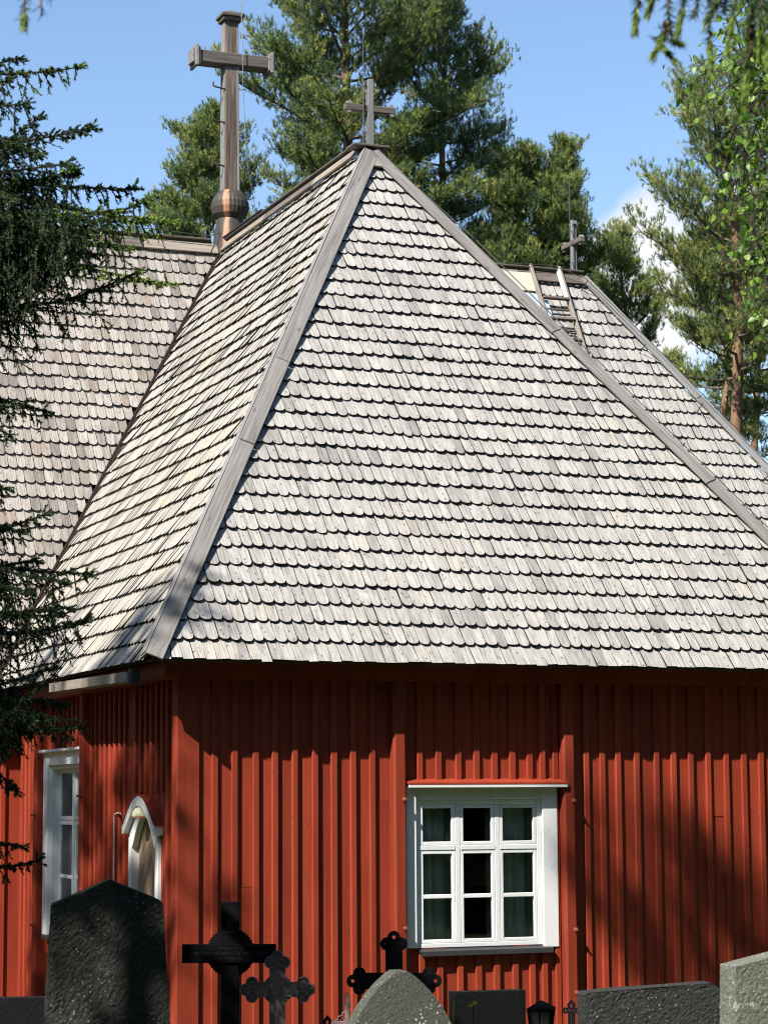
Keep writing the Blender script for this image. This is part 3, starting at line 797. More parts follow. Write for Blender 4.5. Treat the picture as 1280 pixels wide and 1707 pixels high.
# ------------------------------------------------------------------ crosses on the roof
def part_empty(name, loc, label):
    t = bpy.data.objects.new(name, None); link(t, CH, Matrix.Translation(Vector(loc))); t['label'] = label; return t
def big_cross():
    x0, y0, z0 = 0.05, CY, H
    t = part_empty('roof_cross', (x0, y0, z0), 'tall weathered timber cross on a fluted copper onion base')
    M = Matrix.Translation(Vector((x0, y0, z0)))
    b = MB(); b.lathe([(0.245, -0.12), (0.242, 0.03), (0.218, 0.24), (0.186, 0.43), (0.180, 0.450)], 40); b.build('base_cone', MT['onion'], t, M, smooth=True)
    b = MB(); b.lathe([(0.180, 0.440, 0.0), (0.192, 0.455, 0.01), (0.238, 0.51, 0.010), (0.262, 0.60, 0.013), (0.258, 0.68, 0.013), (0.222, 0.77, 0.010), (0.165, 0.835, 0.01), (0.11, 0.86, 0)], 56); b.build('onion', MT['onion'], t, M, smooth=False)
    def post(name, z1, z2, hw1, hw2):
        b = MB(); L = z2-z1
        b.add([(0, -hw1, -hw1), (0, hw1, -hw1), (0, hw1, hw1), (0, -hw1, hw1), (L, -hw2, -hw2), (L, hw2, -hw2), (L, hw2, hw2), (L, -hw2, hw2)],
              [(0, 3, 2, 1), (4, 5, 6, 7), (0, 1, 5, 4), (1, 2, 6, 5), (2, 3, 7, 6), (3, 0, 4, 7)])
        return b.build(name, MT['cross_wood'], t, frame((x0, y0, z0+z1), (0, 0, 1), (0, 1, 0)), bevel=0.01)
    post('post', 0.80, 3.30, 0.108, 0.092)
    # pale boards on the left face, its sunlight put in colour, and right-hand corner
    for (x, y, dx, wdt, nm) in ((x0-0.110, y0-0.085, 0.0065, 0.165, 0), (x0+0.094, y0-0.113, -0.0065, 0.026, 1)):
        b = MB(); b.span((0, 0, -0.012), (2.42, wdt, 0.012) if not nm else (2.40, wdt, 0.02)); b.build('cover_board', MT['plank'], t, frame((x, y, z0+0.84), (dx, 0.008, 1), (0, 1, 0)), bevel=0.004)
    b = MB(); b.box((0, 0, 0), (0.33, 0.33, 0.045)); b.add([(-.15, -.15, .025), (.15, -.15, .025), (.15, .15, .025), (-.15, .15, .025), (0, 0, .11)], [(0, 1, 4), (1, 2, 4), (2, 3, 4), (3, 0, 4)])
    b.box((0, 0, -0.05), (0.28, 0.28, 0.05)); b.build('top_cap', MT['plank_dark'], t, Matrix.Translation(Vector((x0, y0, z0+3.345))), bevel=0.006)
    za = z0+2.71
    b = MB(); b.span((-0.56, -0.135, -0.085), (0.56, 0.115, 0.085)); b.build('arm', MT['plank_dark'], t, Matrix.Translation(Vector((x0+0.02, y0, za))), bevel=0.01)
    for sx in (-1, 1):
        b = MB(); b.box((0, 0, 0), (0.045, 0.32, 0.30)); b.box((sx*0.042, 0, 0), (0.04, 0.21, 0.20)); b.box((-sx*0.036, 0, 0), (0.028, 0.29, 0.235))
        b.build('arm_cap', MT['plank'], t, Matrix.Translation(Vector((x0+0.02+sx*0.545, y0-0.015, za))), bevel=0.006)
    for z in (2.28, 1.80, 1.18):
        b = MB(); p = [(x0-0.10, y0-0.08, z0+z), (x0-0.25, y0-0.08, z0+z+0.02), (x0-0.27, y0-0.08, z0+z+0.035), (x0-0.275, y0-0.08, z0+z+0.085)]
        b.tube(p, 0.012, 6); b.build('step_iron', MT['iron_wire'], t)
    for z in (2.28, 1.62, 1.15):
        b = MB(); p = [(x0+0.10, y0-0.10, z0+z), (x0+0.17, y0-0.14, z0+z+0.01), (x0+0.19, y0-0.15, z0+z-0.03)]
        b.tube(p, 0.008, 6); b.build('step_iron', MT['iron_wire'], t)
    b = MB(); pts = [(x0+0.10, y0-0.19, z0+4.3), (x0+0.105, y0-0.185, z0+3.2), (x0+0.12, y0-0.19, z0+2.7), (x0+0.14, y0-0.16, z0+2.2), (x0+0.18, y0-0.15, z0+1.5),
                     (x0+0.22, y0-0.13, z0+1.15), (x0+0.31, y0-0.10, z0+0.75), (x0+0.36, y0-0.1, z0+0.4), (x0+0.33, y0-0.1, z0+0.15)]
    b.tube(pts, 0.006, 5); b.build('lightning_conductor', MT['rod'], t)
big_cross()
def small_cross(loc, along, label, rod):
    t = part_empty('roof_cross', loc, label)
    ax = Vector(along); up = Vector((0, 0, 1)); p = Vector(loc)
    side = ax.cross(up)
    b = MB(); b.span((0, -0.038, -0.038), (0.80, 0.038, 0.038)); b.build('post', MT['plank'], t, frame(p, up, ax), bevel=0.006)
    def head(c, d1, nm):                                  # trefoil end: three small lobes of board
        b = MB()
        for (a, e_) in ((0, 0.0), (0.045, -0.02), (-0.045, -0.02)):
            M = frame(Vector(c)+d1*e_+d1.cross(side)*a, d1.cross(side), d1)
            b.prism([(0.028*math.cos(k*math.pi/6), 0.028*math.sin(k*math.pi/6)) for k in range(12)], -0.04, 0.04, M)
        b.build(nm, MT['plank'], t)
    b = MB(); b.span((-0.315, -0.035, -0.040), (0.315, 0.048, 0.040)); b.build('arm', MT['plank_dark'], t, frame(p+up*0.45-side*(-0.0), ax, -side), bevel=0.006)
    for (c, d1, o1) in ((p+up*0.745, up, ax), (p+up*0.45+ax*0.265, ax, up), (p+up*0.45-ax*0.265, -ax, up)):    # small bevelled blocks beside each end
        for sg in (-1, 1):
            b = MB(); b.prism([(-0.04, 0), (0.03, 0), (0.012, 0.034), (-0.022, 0.034)], -0.03, 0.03, frame(c+o1*sg*0.038, d1*sg, o1*sg)); b.build('end_block', MT['plank'], t)
    r = p + ax*(-0.10) - side*(-0.05 if rod else 0.1)
    b = MB(); b.tube([tuple(r+up*0.0), tuple(r+up*0.7), tuple(r+up*1.35)], [0.008, 0.007, 0.004], 5); b.build('lightning_rod', MT['rod'], t)
    for z in (0.15, 0.62):
        b = MB(); b.tube([tuple(r+up*z), tuple(p+up*z)], 0.006, 5); b.build('rod_bracket', MT['rod'], t)
small_cross((0.02, S-0.02, H+0.05), (1, 0, 0), 'small grey board cross on the front apex', True)
small_cross((DD-0.11, CY, H+0.10), (0, 1, 0), 'small grey board cross on the right arm', False)
# lightning conductors on stand-offs along ridges and hips
def wire(sl, pts, lift=0.16, post=None, label=None):
    b = MB(); P = [tuple(sl.p(u, v, lift)) for u, v in pts]; b.tube(P, 0.006, 5)
    o = b.build('lightning_wire', MT['iron_wire'], CH)
    for (u, v) in (post or []):
        q = MB(); q.tube([tuple(sl.p(u, v, 0.05)), tuple(sl.p(u+0.02, v+0.02, lift+0.04))], 0.008, 5); q.build('stand_off', MT['iron_wire'], o)
wire(SA, [(-5.2, 7.33), (-3.0, 7.30), (-1.6, 7.33), (-0.3, 7.28), (-0.02, 7.40)], 0.22, [(-4.2, 7.1), (-2.3, 7.1), (-0.28, 7.08)])
hx = lambda v: SB.hi(v/LA)
wire(SB, [(2.0, 7.30), (4.0, 7.26), (4.9, 7.30), (hx(7.1)-0.12, 7.1), (hx(5.9)-0.05, 5.9), (hx(4.85)-0.02, 4.85), (hx(3.65), 3.65), (hx(2), 2.0)], 0.20,
     [(hx(7.1)-0.14, 7.0), (hx(5.9)-0.22, 5.85), (hx(4.85)-0.22, 4.8), (hx(3.65)-0.22, 3.6), (hx(2.4)-0.22, 2.4)])
hm = lambda v: SM.hi(v/LM)
wire(SM, [(hm(7.4), 7.4), (hm(6.2)+0.10, 6.2), (hm(5.0)+0.10, 5.0), (hm(3.6)+0.09, 3.6), (hm(2.0)+0.1, 2.0), (hm(0.3)+0.1, 0.3)], 0.11, [(hm(6.2)+0.05, 6.2), (hm(4.6)+0.05, 4.6), (hm(3.0)+0.05, 3.0)])
# sheet patch beside the ladder
board_on('patch_sheet', SB.p(4.05, 7.20), SB.p(4.66, 7.20), SB.N, -SB.V, 0.36, 0.02, MT['beige'], CH, 0.10)
b = MB(); ol = [(0, 0), (0.50, 0)] + [(0.50-0.0, 0.25)] + [(0.50-0.25*(1-math.cos(a)), 0.25+0.17*math.sin(a)) for a in [math.pi/2*k/6 for k in range(1, 7)]] + [(0, 0.42)]
b.prism(ol, 0, 0.02, frame(SB.p(4.22, 6.38, 0.10), SB.U, SB.V)); b.build('patch_sheet', MT['bluesheet'], CH)
b = MB(); b.box((3.9, CY+0.5, H+0.10), (0.34, 0.34, 0.62)); b.build('vent_stack', MT['copper'], CH, bevel=0.01)
# blue roof rail behind the left ridge
b = MB()
for xx in (-2.9, -2.35, -1.75, -1.2): b.tube([(xx, CY+0.9, H-1.3), (xx, CY+0.9, H+0.22)], 0.012, 6)
for zz in (0.20, 0.08, -0.04): b.tube([(-3.1, CY+0.9, H+zz), (-1.0, CY+0.9, H+zz)], 0.009, 5)
b.build('roof_rail', MT['blue_rail'], CH)

# ------------------------------------------------------------------ ladder on the right arm
def ladder():
    base = SB.p(4.78, 5.2, 0.1)
    t = thing('ladder', tuple(base), 'weathered grey wooden ladder lying on the right shingle slope', 'ladder')
    for u in (4.57, 5.03):
        board_on('rail', SB.p(u, 4.3), SB.p(u, 7.33), SB.N, SB.U, 0.042, 0.085, MT['plank_warm'], t, 0.09)
    board_on('rail_patch', SB.p(5.002, 6.70), SB.p(5.002, 7.26), SB.N, SB.U, 0.026, 0.09, MT['white'], t, 0.11)
    for k, v in enumerate((6.66, 6.27, 5.88, 5.49, 5.10, 4.7)):
        board_on('rung', SB.p(4.625, v, 0.0), SB.p(5.025, v, 0.0), SB.N, SB.V, 0.045, 0.05, MT['plank_dark'], t, 0.15)
        board_on('rung_support', SB.p(4.63, v-0.16, 0.0), SB.p(5.02, v-0.16, 0.0), SB.N, SB.V, 0.035, 0.03, MT['plank_dark'], t, 0.10)
ladder()
# ------------------------------------------------------------------ trees
def leaf_mat(name, stops, trans=0.25, rough=0.6):
    m, t, b = new_mat(name)
    a = nd(t, 'ShaderNodeAttribute', attribute_name='tint')
    c = ramp(t, a.outputs['Fac'], stops)
    ln(t, c, b.inputs['Base Color']); b.inputs['Roughness'].default_value = rough; b.inputs['Specular IOR Level'].default_value = 0.35
    if trans:
        out = t.nodes['Material Output']; tl = nd(t, 'ShaderNodeBsdfTranslucent'); mx = nd(t, 'ShaderNodeMixShader'); mx.inputs[0].default_value = trans
        br = mixc(t, 1.0, c, (1.15, 1.25, 0.55), 'MULTIPLY'); ln(t, br, tl.inputs['Color'])
        ln(t, b.outputs[0], mx.inputs[1]); ln(t, tl.outputs[0], mx.inputs[2]); ln(t, mx.outputs[0], out.inputs['Surface'])
    return m
def bark_mat(name, c1, c2, c3, sc=(7, 7, 2.2)):
    m, t, b = new_mat(name)
    n = noise(t, coords(t, 'Object', sc), 1.0, 6, 0.65, 0.6)
    ln(t, ramp(t, n, [(0.3, c1), (0.55, c2), (0.8, c3)]), b.inputs['Base Color']); b.inputs['Roughness'].default_value = 0.9
    bump(t, b, n, 0.9, 0.03)
    return m
MT['pine_needle'] = leaf_mat('pine needles', [(0.0, (0.027, 0.062, 0.032)), (0.40, (0.088, 0.142, 0.043)), (0.72, (0.230, 0.263, 0.065)), (1.0, (0.405, 0.392, 0.108))], 0.2)
MT['spruce_needle'] = leaf_mat('spruce needles', [(0.0, (0.016, 0.035, 0.016)), (0.45, (0.043, 0.081, 0.024)), (0.8, (0.149, 0.230, 0.038)), (1.0, (0.270, 0.378, 0.054))], 0.18)
MT['birch_leaf'] = leaf_mat('birch leaves', [(0.0, (0.06, 0.13, 0.02)), (0.6, (0.15, 0.27, 0.035)), (1.0, (0.28, 0.40, 0.09))], 0.4, 0.4)
MT['pine_bark'] = bark_mat('pine bark', (0.055, 0.032, 0.022), (0.22, 0.115, 0.065), (0.36, 0.21, 0.12), (9, 9, 3.5))
MT['twig_bark'] = bark_mat('grey twig bark', (0.06, 0.045, 0.035), (0.13, 0.10, 0.08), (0.2, 0.16, 0.13), (20, 20, 20))
MT['dark_twig'] = bark_mat('dark twig bark', (0.018, 0.014, 0.011), (0.035, 0.028, 0.022), (0.06, 0.05, 0.04), (20, 20, 20))
MT['red_twig'] = bark_mat('reddish twig bark', (0.12, 0.05, 0.035), (0.22, 0.10, 0.06), (0.3, 0.16, 0.1), (40, 40, 40))

def unit(v): return v/(np.linalg.norm(v, axis=-1, keepdims=True)+1e-12)
def perp(d, rng):
    r = rng.normal(size=d.shape); r -= (r*d).sum(-1, keepdims=True)*d
    return unit(r)
class Leaves:
    """collects loose triangles with a tint each"""
    def __init__(s): s.v = []; s.t = []
    def needles(s, P, D, L, n, nl, nw, ang, tint, rng, t0=0.0, up=0.0):
        """n thin needles on each shoot that starts at P and runs L along D"""
        m = len(P); P = np.repeat(P, n, 0); D = np.repeat(D, n, 0); L = np.repeat(np.broadcast_to(L, (m,)), n); tint = np.repeat(tint, n)
        k = m*n; f = rng.uniform(t0, 1, k)
        R = perp(D, rng); a = ang*rng.uniform(0.65, 1.25, k)
        nd_ = unit(D*np.cos(a)[:, None]+R*np.sin(a)[:, None]+np.array([0, 0, up]))
        base = P + D*(f*L)[:, None]; ln_ = nl*rng.uniform(0.7, 1.2, k)
        side = unit(np.cross(nd_, rng.normal(size=(k, 3))))*(nw*0.5)
        tri = np.stack([base-side, base+side, base+nd_*ln_[:, None]], 1)
        s.v.append(tri.reshape(-1, 3)); s.t.append(np.clip(tint+rng.normal(0, 0.09, k), 0, 1))
    def build(s, name, mat, parent):
        v = np.concatenate(s.v).astype(np.float32); t = np.concatenate(s.t).astype(np.float32)
        n = len(t); me = bpy.data.meshes.new(name)
        me.vertices.add(3*n); me.vertices.foreach_set('co', v.ravel())
        me.loops.add(3*n); me.loops.foreach_set('vertex_index', np.arange(3*n, dtype=np.int32))
        me.polygons.add(n); me.polygons.foreach_set('loop_start', np.arange(0, 3*n, 3, dtype=np.int32))
        me.update(calc_edges=True)
        a = me.attributes.new('tint', 'FLOAT', 'FACE'); a.data.foreach_set('value', t)
        me.materials.append(mat)
        return link(bpy.data.objects.new(name, me), parent)

def curve(p0, d0, length, n, bend, rng, wob=0.08):
    """a path that starts along d0 and is bent by `bend` (a vector added along the way)"""
    p = np.array(p0, float); d = np.array(d0, float)/np.linalg.norm(d0); pts = [p.copy()]
    for i in range(n):
        p = p + d*(length/n); pts.append(p.copy())
        d = d + np.asarray(bend)/n + rng.normal(0, wob, 3); d /= np.linalg.norm(d)
    return np.array(pts)

def pine(base, top, crown0, rad, seed, label, group, trunk_r=0.16, limbs=46, subs=9, fol=1.0, lean=(0, 0), shoots=8, npn=20, nl=0.078, nw=0.0092,
         shape=None, flat=0.55, name='pine_tree', tone=0.0, keep=None):
    rng = np.random.default_rng(seed)
    base = np.array(base, float); hgt = top-base[2]
    t = thing(name, tuple(base), label, 'tree', group)
    K = 14; ks = np.linspace(0, 1, K+1)
    wob = np.cumsum(rng.normal(0, 0.05, (K+1, 2)), 0); wob -= wob[0]
    path = np.stack([base[0]+lean[0]*ks**1.3+wob[:, 0], base[1]+lean[1]*ks**1.3+wob[:, 1], base[2]-0.2+(hgt+0.2)*ks], 1)
    mb = MB(); mb.tube(path, trunk_r*(1-ks)**0.75+0.02, 9)
    mb.build('trunk', MT['pine_bark'], t, smooth=True)
    br = MB(); lv = Leaves(); CP = []; CD = []; CL = []
    shape = shape or (lambda q: (math.sin(math.pi*min(1, 0.12+q*0.86))**0.7))
    for i in range(limbs):
        q = (i+rng.uniform(0, 1))/limbs; z = crown0+(top-crown0)*q*0.985
        k = (z-base[2]+0.2)/(hgt+0.2); p0 = np.array([np.interp(k, ks, path[:, c]) for c in range(3)])
        az = i*2.399+rng.uniform(-0.5, 0.5); el = math.radians(-8+55*q+rng.uniform(-12, 14))
        ln_ = rad*shape(q)*rng.uniform(0.6, 1.12)
        if ln_ < 0.25: ln_ = 0.25
        d0 = np.array([math.cos(az)*math.cos(el), math.sin(az)*math.cos(el), math.sin(el)])
        lp = curve(p0, d0, ln_, 7, np.array([0, 0, 0.55+0.2*q]), rng, 0.10)
        r0 = max(0.010, trunk_r*0.20*(1-0.65*q)*ln_/rad+0.010)
        br.tube(lp, np.linspace(r0, 0.008, 8), 5)
        ns = max(3, int(subs*(0.5+0.6*ln_/rad)))
        for j in range(ns):
            f = 0.24+0.76*(j+rng.uniform(0, 1))/ns; idx = f*7; a0 = int(min(idx, 6)); w = idx-a0
            sp = lp[a0]*(1-w)+lp[a0+1]*w; ld = unit(lp[a0+1]-lp[a0])
            sd = np.cross(ld, [0, 0, 1.0]); sd = unit(sd)*(1 if j % 2 else -1)
            dd = unit(ld*rng.uniform(0.5, 1.0)+sd*rng.uniform(0.35, 1.0)+np.array([0, 0, rng.uniform(-0.1, 0.55)]))
            sl = ln_*rng.uniform(0.16, 0.34)*(1.25-0.5*f)+0.18
            pp = curve(sp, dd, sl, 4, np.array([0, 0, 0.5]), rng, 0.16)
            br.tube(pp, np.linspace(0.011, 0.004, 5), 3, cap=False)
            nc = max(2, int(round(sl/0.16*fol)))
            for c in range(nc):
                g = (c+rng.uniform(0.3, 1.0))/nc; g = min(g, 1)*4; b0 = int(min(g, 3)); ww = g-b0
                CP.append(pp[b0]*(1-ww)+pp[b0+1]*ww); CD.append(unit(pp[b0+1]-pp[b0])); CL.append(q)
    CP = np.array(CP); CD = np.array(CD); m = len(CP)
    if keep is not None:
        ok = keep(CP); CP, CD = CP[ok], CD[ok]; m = len(CP)
    P = np.repeat(CP, shoots, 0)+rng.normal(0, 0.085, (m*shoots, 3))*np.array([1, 1, flat]); D = unit(np.repeat(CD, shoots, 0)*0.5+rng.normal(0, 0.45, (m*shoots, 3))+np.array([0, 0, 0.9]))
    cl = np.repeat(rng.normal(0.47, 0.15, m), shoots)
    tint = np.clip(cl+rng.normal(0, 0.19, m*shoots)+tone, 0, 1)
    lv.needles(P, D, rng.uniform(0.07, 0.13, m*shoots), npn, nl, nw, math.radians(40), tint, rng, 0.0)
    br.build('branches', MT['twig_bark'], t)
    lv.build('crown', MT['pine_needle'], t)
    return t

G1 = 'pines standing behind the church'
def behind(px, d): p = at(px, 900, d); return (p[0], p[1], gz(p[0], p[1]))
def zat(py, d): return float(at(640, py, d)[2])
pine(behind(592, 41), zat(-330, 41), zat(470, 41), 2.35, 21, 'large dense pine behind the apex, its top cut by the picture edge', G1, 0.17, 92, 12, 1.2)
pine(behind(715, 44), zat(-60, 44), zat(450, 44), 1.65, 22, 'pine leaning over right of the apex behind the largest pine', G1, 0.14, 46, 11, 1.0, lean=(0.1, 0))
pine(behind(350, 43), zat(170, 43), zat(520, 43), 1.15, 23, 'lower rounded pine directly behind the tall copper-based cross', G1, 0.10, 38, 10, 1.6)
pine(behind(288, 47), zat(318, 47), zat(560, 47), 0.75, 24, 'slim young pine left of the tall cross', G1, 0.06, 26, 6, 1.0)
pine(behind(865, 42), zat(262, 42), zat(640, 42), 1.55, 25, 'broad dark green pine between the apex and the ladder', G1, 0.14, 58, 12, 1.5, shape=lambda q: (0.5+0.55*math.sin(math.pi*min(1, 0.2+q*0.75)))*(1-0.62*max(0, (q-0.7)/0.3)))
pine(behind(952, 43.5), zat(228, 43.5), zat(480, 43.5), 0.42, 26, 'narrow pine top rising above the broad pine near the ladder', G1, 0.06, 26, 8, 1.6)
pine(behind(1040, 46), zat(385, 46), zat(760, 46), 1.0, 27, 'lighter pine just right of the small cross on the right arm', G1, 0.10, 38, 9, 1.1, tone=0.12)
pine(behind(1222, 40), zat(130, 40), zat(640, 40), 1.85, 28, 'tall red-trunked pine standing over the right hip', G1, 0.155, 46, 10, 1.0, lean=(-0.35, 0.1), tone=0.10, shape=lambda q: 0.35+0.75*math.sin(math.pi*min(1, 0.1+q*0.80)))
pine(behind(1195, 42.5), zat(380, 42.5), zat(740, 42.5), 1.45, 29, 'second thinner trunked pine beside the tall right pine', G1, 0.10, 36, 9, 1.0, lean=(0.1, 0), tone=0.10)
pine(behind(1262, 45), zat(300, 45), zat(760, 45), 1.3, 30, 'pine at the right picture edge with a bare lower trunk', G1, 0.11, 32, 9, 0.9, lean=(0.3, 0), tone=0.05)

# ------------------------------------------------------------------ spruces
def frond(lv, br, path, rng, side_len, hang_len, step, tip_tone, nl, nw, npn, tone=0.32, r0=0.02, hang=1.0, lit=0.12):
    """needled shoots on both sides of a bough and hanging below it"""
    n = len(path); seg = np.linalg.norm(np.diff(path, axis=0), axis=1); tot = seg.sum(); cum = np.concatenate([[0], np.cumsum(seg)])
    br.tube(path, np.linspace(r0, 0.004, n), 5)
    P = []; D = []; L = []; T = []
    def run(p0, d0, length, droop, tone_, sub):
        k = max(2, int(length/0.055)); pts = curve(p0, d0, length, k, droop, rng, 0.10)
        br.tube(pts, np.linspace(0.0035, 0.0018, len(pts)), 3, cap=False)
        for i in range(len(pts)-1):
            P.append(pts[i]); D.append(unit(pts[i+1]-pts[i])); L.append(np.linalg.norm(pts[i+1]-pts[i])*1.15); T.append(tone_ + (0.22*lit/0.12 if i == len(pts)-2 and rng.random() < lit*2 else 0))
        if sub:
            for i in range(1, len(pts)-1):
                if rng.random() < 0.75:
                    dd = unit(pts[i+1]-pts[i]); sd = perp(dd[None], rng)[0]
                    run(pts[i], unit(dd*0.75+sd*0.7), length*rng.uniform(0.18, 0.42), np.asarray(droop)*0.6, tone_+rng.normal(0, 0.05), False)
    s = tot*0.10
    while s < tot:
        f = s/tot; i = min(np.searchsorted(cum, s)-1, n-2); i = max(i, 0); w = (s-cum[i])/seg[i]
        p = path[i]*(1-w)+path[i+1]*w; d = unit(path[i+1]-path[i]); sd = unit(np.cross(d, [0, 0, 1.0]))
        taper = min(1, 0.35+1.3*(1-f))
        for sg in (-1, 1):
            if rng.random() < 0.9:
                run(p, unit(d*0.75+sd*sg*rng.uniform(0.5, 1.0)+np.array([0, 0, rng.uniform(-0.15, 0.2)])), side_len*taper*rng.uniform(0.45, 1.1), np.array([0, 0, -0.35]), tone+rng.normal(0, 0.07), True)
        if rng.random() < hang:
            run(p, unit(np.array([rng.normal(0, 0.25), rng.normal(0, 0.25), -1.0])+d*0.35), hang_len*taper*rng.uniform(0.3, 1.15), np.array([0, 0, -0.5]), tone+rng.normal(-0.04, 0.06), True)
        s += step*rng.uniform(0.7, 1.3)
    for i in range(n-1):
        P.append(path[i]); D.append(unit(path[i+1]-path[i])); L.append(seg[i]); T.append(tone)
    P = np.array(P); D = np.array(D); L = np.array(L); T = np.array(T)
    lv.needles(P, D, L, npn, nl, nw, math.radians(52), T, rng)
    # tip shoots, tinted brighter on boughs painted as sunlit
    P2 = np.repeat(path[-1:], 5, 0); D2 = unit(np.repeat(unit(path[-1]-path[-2])[None], 5, 0)+rng.normal(0, 0.45, (5, 3)))
    lv.needles(P2, D2, np.full(5, 0.06), npn*2, nl, nw, math.radians(45), np.full(5, tone+tip_tone), rng)

def near_spruce():
    rng = np.random.default_rng(77); D0 = 12.6
    tb = at(-330, 1500, D0); base = (tb[0], tb[1], gz(tb[0], tb[1]))
    t = thing('spruce_tree', base, 'dark shaded spruce with drooping boughs at the left picture edge', 'tree')
    K = 10; ks = np.linspace(0, 1, K+1); top = zat(-260, D0)
    tp = np.stack([np.full(K+1, base[0]), np.full(K+1, base[1]), base[2]+(top-base[2])*ks], 1)
    mb = MB(); mb.tube(tp, 0.13*(1-ks)+0.012, 9); mb.build('trunk', MT['twig_bark'], t, smooth=True)
    br = MB(); lv = Leaves()
    # boughs we can make out: tip (photo pixels), distance, where they leave the trunk, side twigs, hanging twigs, share of tips tinted as if sunlit
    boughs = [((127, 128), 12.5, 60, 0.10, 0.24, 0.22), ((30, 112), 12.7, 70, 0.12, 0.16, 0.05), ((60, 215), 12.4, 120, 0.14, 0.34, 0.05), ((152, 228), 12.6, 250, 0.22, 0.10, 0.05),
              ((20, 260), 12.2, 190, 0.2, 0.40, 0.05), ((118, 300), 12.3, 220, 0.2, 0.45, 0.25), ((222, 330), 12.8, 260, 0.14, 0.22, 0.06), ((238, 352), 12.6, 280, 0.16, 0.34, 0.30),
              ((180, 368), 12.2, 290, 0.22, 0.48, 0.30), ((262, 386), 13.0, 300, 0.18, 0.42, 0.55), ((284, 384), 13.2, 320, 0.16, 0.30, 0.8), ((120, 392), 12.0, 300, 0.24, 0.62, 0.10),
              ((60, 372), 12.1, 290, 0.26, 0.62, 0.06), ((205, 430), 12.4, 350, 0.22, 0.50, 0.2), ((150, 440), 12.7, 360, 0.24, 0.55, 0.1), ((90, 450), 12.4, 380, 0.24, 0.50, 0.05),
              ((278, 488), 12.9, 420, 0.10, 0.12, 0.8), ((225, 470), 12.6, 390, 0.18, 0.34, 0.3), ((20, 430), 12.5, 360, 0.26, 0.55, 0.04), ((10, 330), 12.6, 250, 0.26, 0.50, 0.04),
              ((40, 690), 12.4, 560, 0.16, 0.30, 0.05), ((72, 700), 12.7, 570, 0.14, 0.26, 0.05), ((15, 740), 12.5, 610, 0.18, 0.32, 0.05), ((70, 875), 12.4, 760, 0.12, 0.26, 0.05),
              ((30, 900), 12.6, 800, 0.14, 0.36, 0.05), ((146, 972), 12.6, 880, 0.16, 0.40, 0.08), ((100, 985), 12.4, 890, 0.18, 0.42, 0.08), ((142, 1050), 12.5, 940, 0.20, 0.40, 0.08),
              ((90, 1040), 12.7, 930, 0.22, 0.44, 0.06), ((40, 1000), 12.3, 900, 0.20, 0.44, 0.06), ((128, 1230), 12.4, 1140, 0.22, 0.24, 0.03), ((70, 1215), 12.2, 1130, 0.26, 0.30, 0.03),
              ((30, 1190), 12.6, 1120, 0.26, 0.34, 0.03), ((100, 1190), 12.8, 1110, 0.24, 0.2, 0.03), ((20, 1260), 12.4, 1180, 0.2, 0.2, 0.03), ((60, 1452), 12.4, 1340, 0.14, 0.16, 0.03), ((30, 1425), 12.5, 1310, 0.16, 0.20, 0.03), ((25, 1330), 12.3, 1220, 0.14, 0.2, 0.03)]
    for k in range(13):                                # the dense shaded middle of the crown
        x_, y_ = rng.uniform(-60, 150), rng.uniform(270, 470); boughs.append(((x_, y_), 12.2+rng.uniform(-0.3, 0.9), y_-110, 0.22, 0.58, 0.10))
    for (x_, y_) in ((10, 150), (40, 190), (-10, 220), (60, 270), (-20, 620), (5, 830), (55, 950), (110, 1030), (0, 1090), (60, 1170), (110, 1215), (-10, 1150), (40, 1235), (85, 1130)):
        boughs.append(((x_, y_), 12.3+rng.uniform(-0.2, 0.6), y_-60, 0.20, 0.34, 0.03))
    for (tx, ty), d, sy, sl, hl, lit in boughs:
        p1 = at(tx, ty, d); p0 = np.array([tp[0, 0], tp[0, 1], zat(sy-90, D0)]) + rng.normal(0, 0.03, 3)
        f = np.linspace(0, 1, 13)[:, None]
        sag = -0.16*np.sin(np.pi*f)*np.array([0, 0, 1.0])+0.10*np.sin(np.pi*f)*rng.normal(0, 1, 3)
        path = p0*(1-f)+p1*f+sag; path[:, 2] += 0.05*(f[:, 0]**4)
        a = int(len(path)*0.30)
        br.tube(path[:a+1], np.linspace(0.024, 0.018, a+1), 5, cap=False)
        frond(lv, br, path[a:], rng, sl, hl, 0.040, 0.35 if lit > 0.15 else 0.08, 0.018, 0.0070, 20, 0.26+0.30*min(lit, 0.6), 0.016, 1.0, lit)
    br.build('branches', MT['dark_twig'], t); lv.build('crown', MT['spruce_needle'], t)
near_spruce()

def bough(name, label, tips, d, seed, nl, nw):
    """the end of a spruce bough close to the camera: twigs that hang into the picture from above"""
    rng = np.random.default_rng(seed)
    r = at(tips[0][0][0], -260, d); t = thing(name, tuple(r), label, 'branch')
    br = MB(); lv = Leaves()
    for (x0, y0), (x1, y1), dd, newg, dens in tips:
        p0, p1 = at(x0, y0, d+dd), at(x1, y1, d+dd)
        f = np.linspace(0, 1, 9)[:, None]; path = p0*(1-f)+p1*f+rng.normal(0, 0.002, (9, 3))
        br.tube(path, np.linspace(0.0026, 0.0013, 9), 5)
        P = path[:-1]; D = unit(np.diff(path, axis=0)); L = np.linalg.norm(np.diff(path, axis=0), axis=1)
        lv.needles(P, D, L, max(3, int(dens*L.mean()/0.001*1.25)), nl, nw, math.radians(58), np.full(8, 0.30)+rng.normal(0, 0.05, 8), rng)
        if newg:
            e = path[-1] - D[-1]*0.012
            lv.needles(np.repeat(e[None], 2, 0), np.repeat(D[-1:], 2, 0), np.full(2, newg*1.5), 120, nl*0.85, nw, math.radians(26), np.full(2, 0.86), rng)
    tw_ = br.build('twigs', MT['red_twig'], t); tw_['kind'] = 'stuff'; lv.build('needles', MT['spruce_needle'], t)
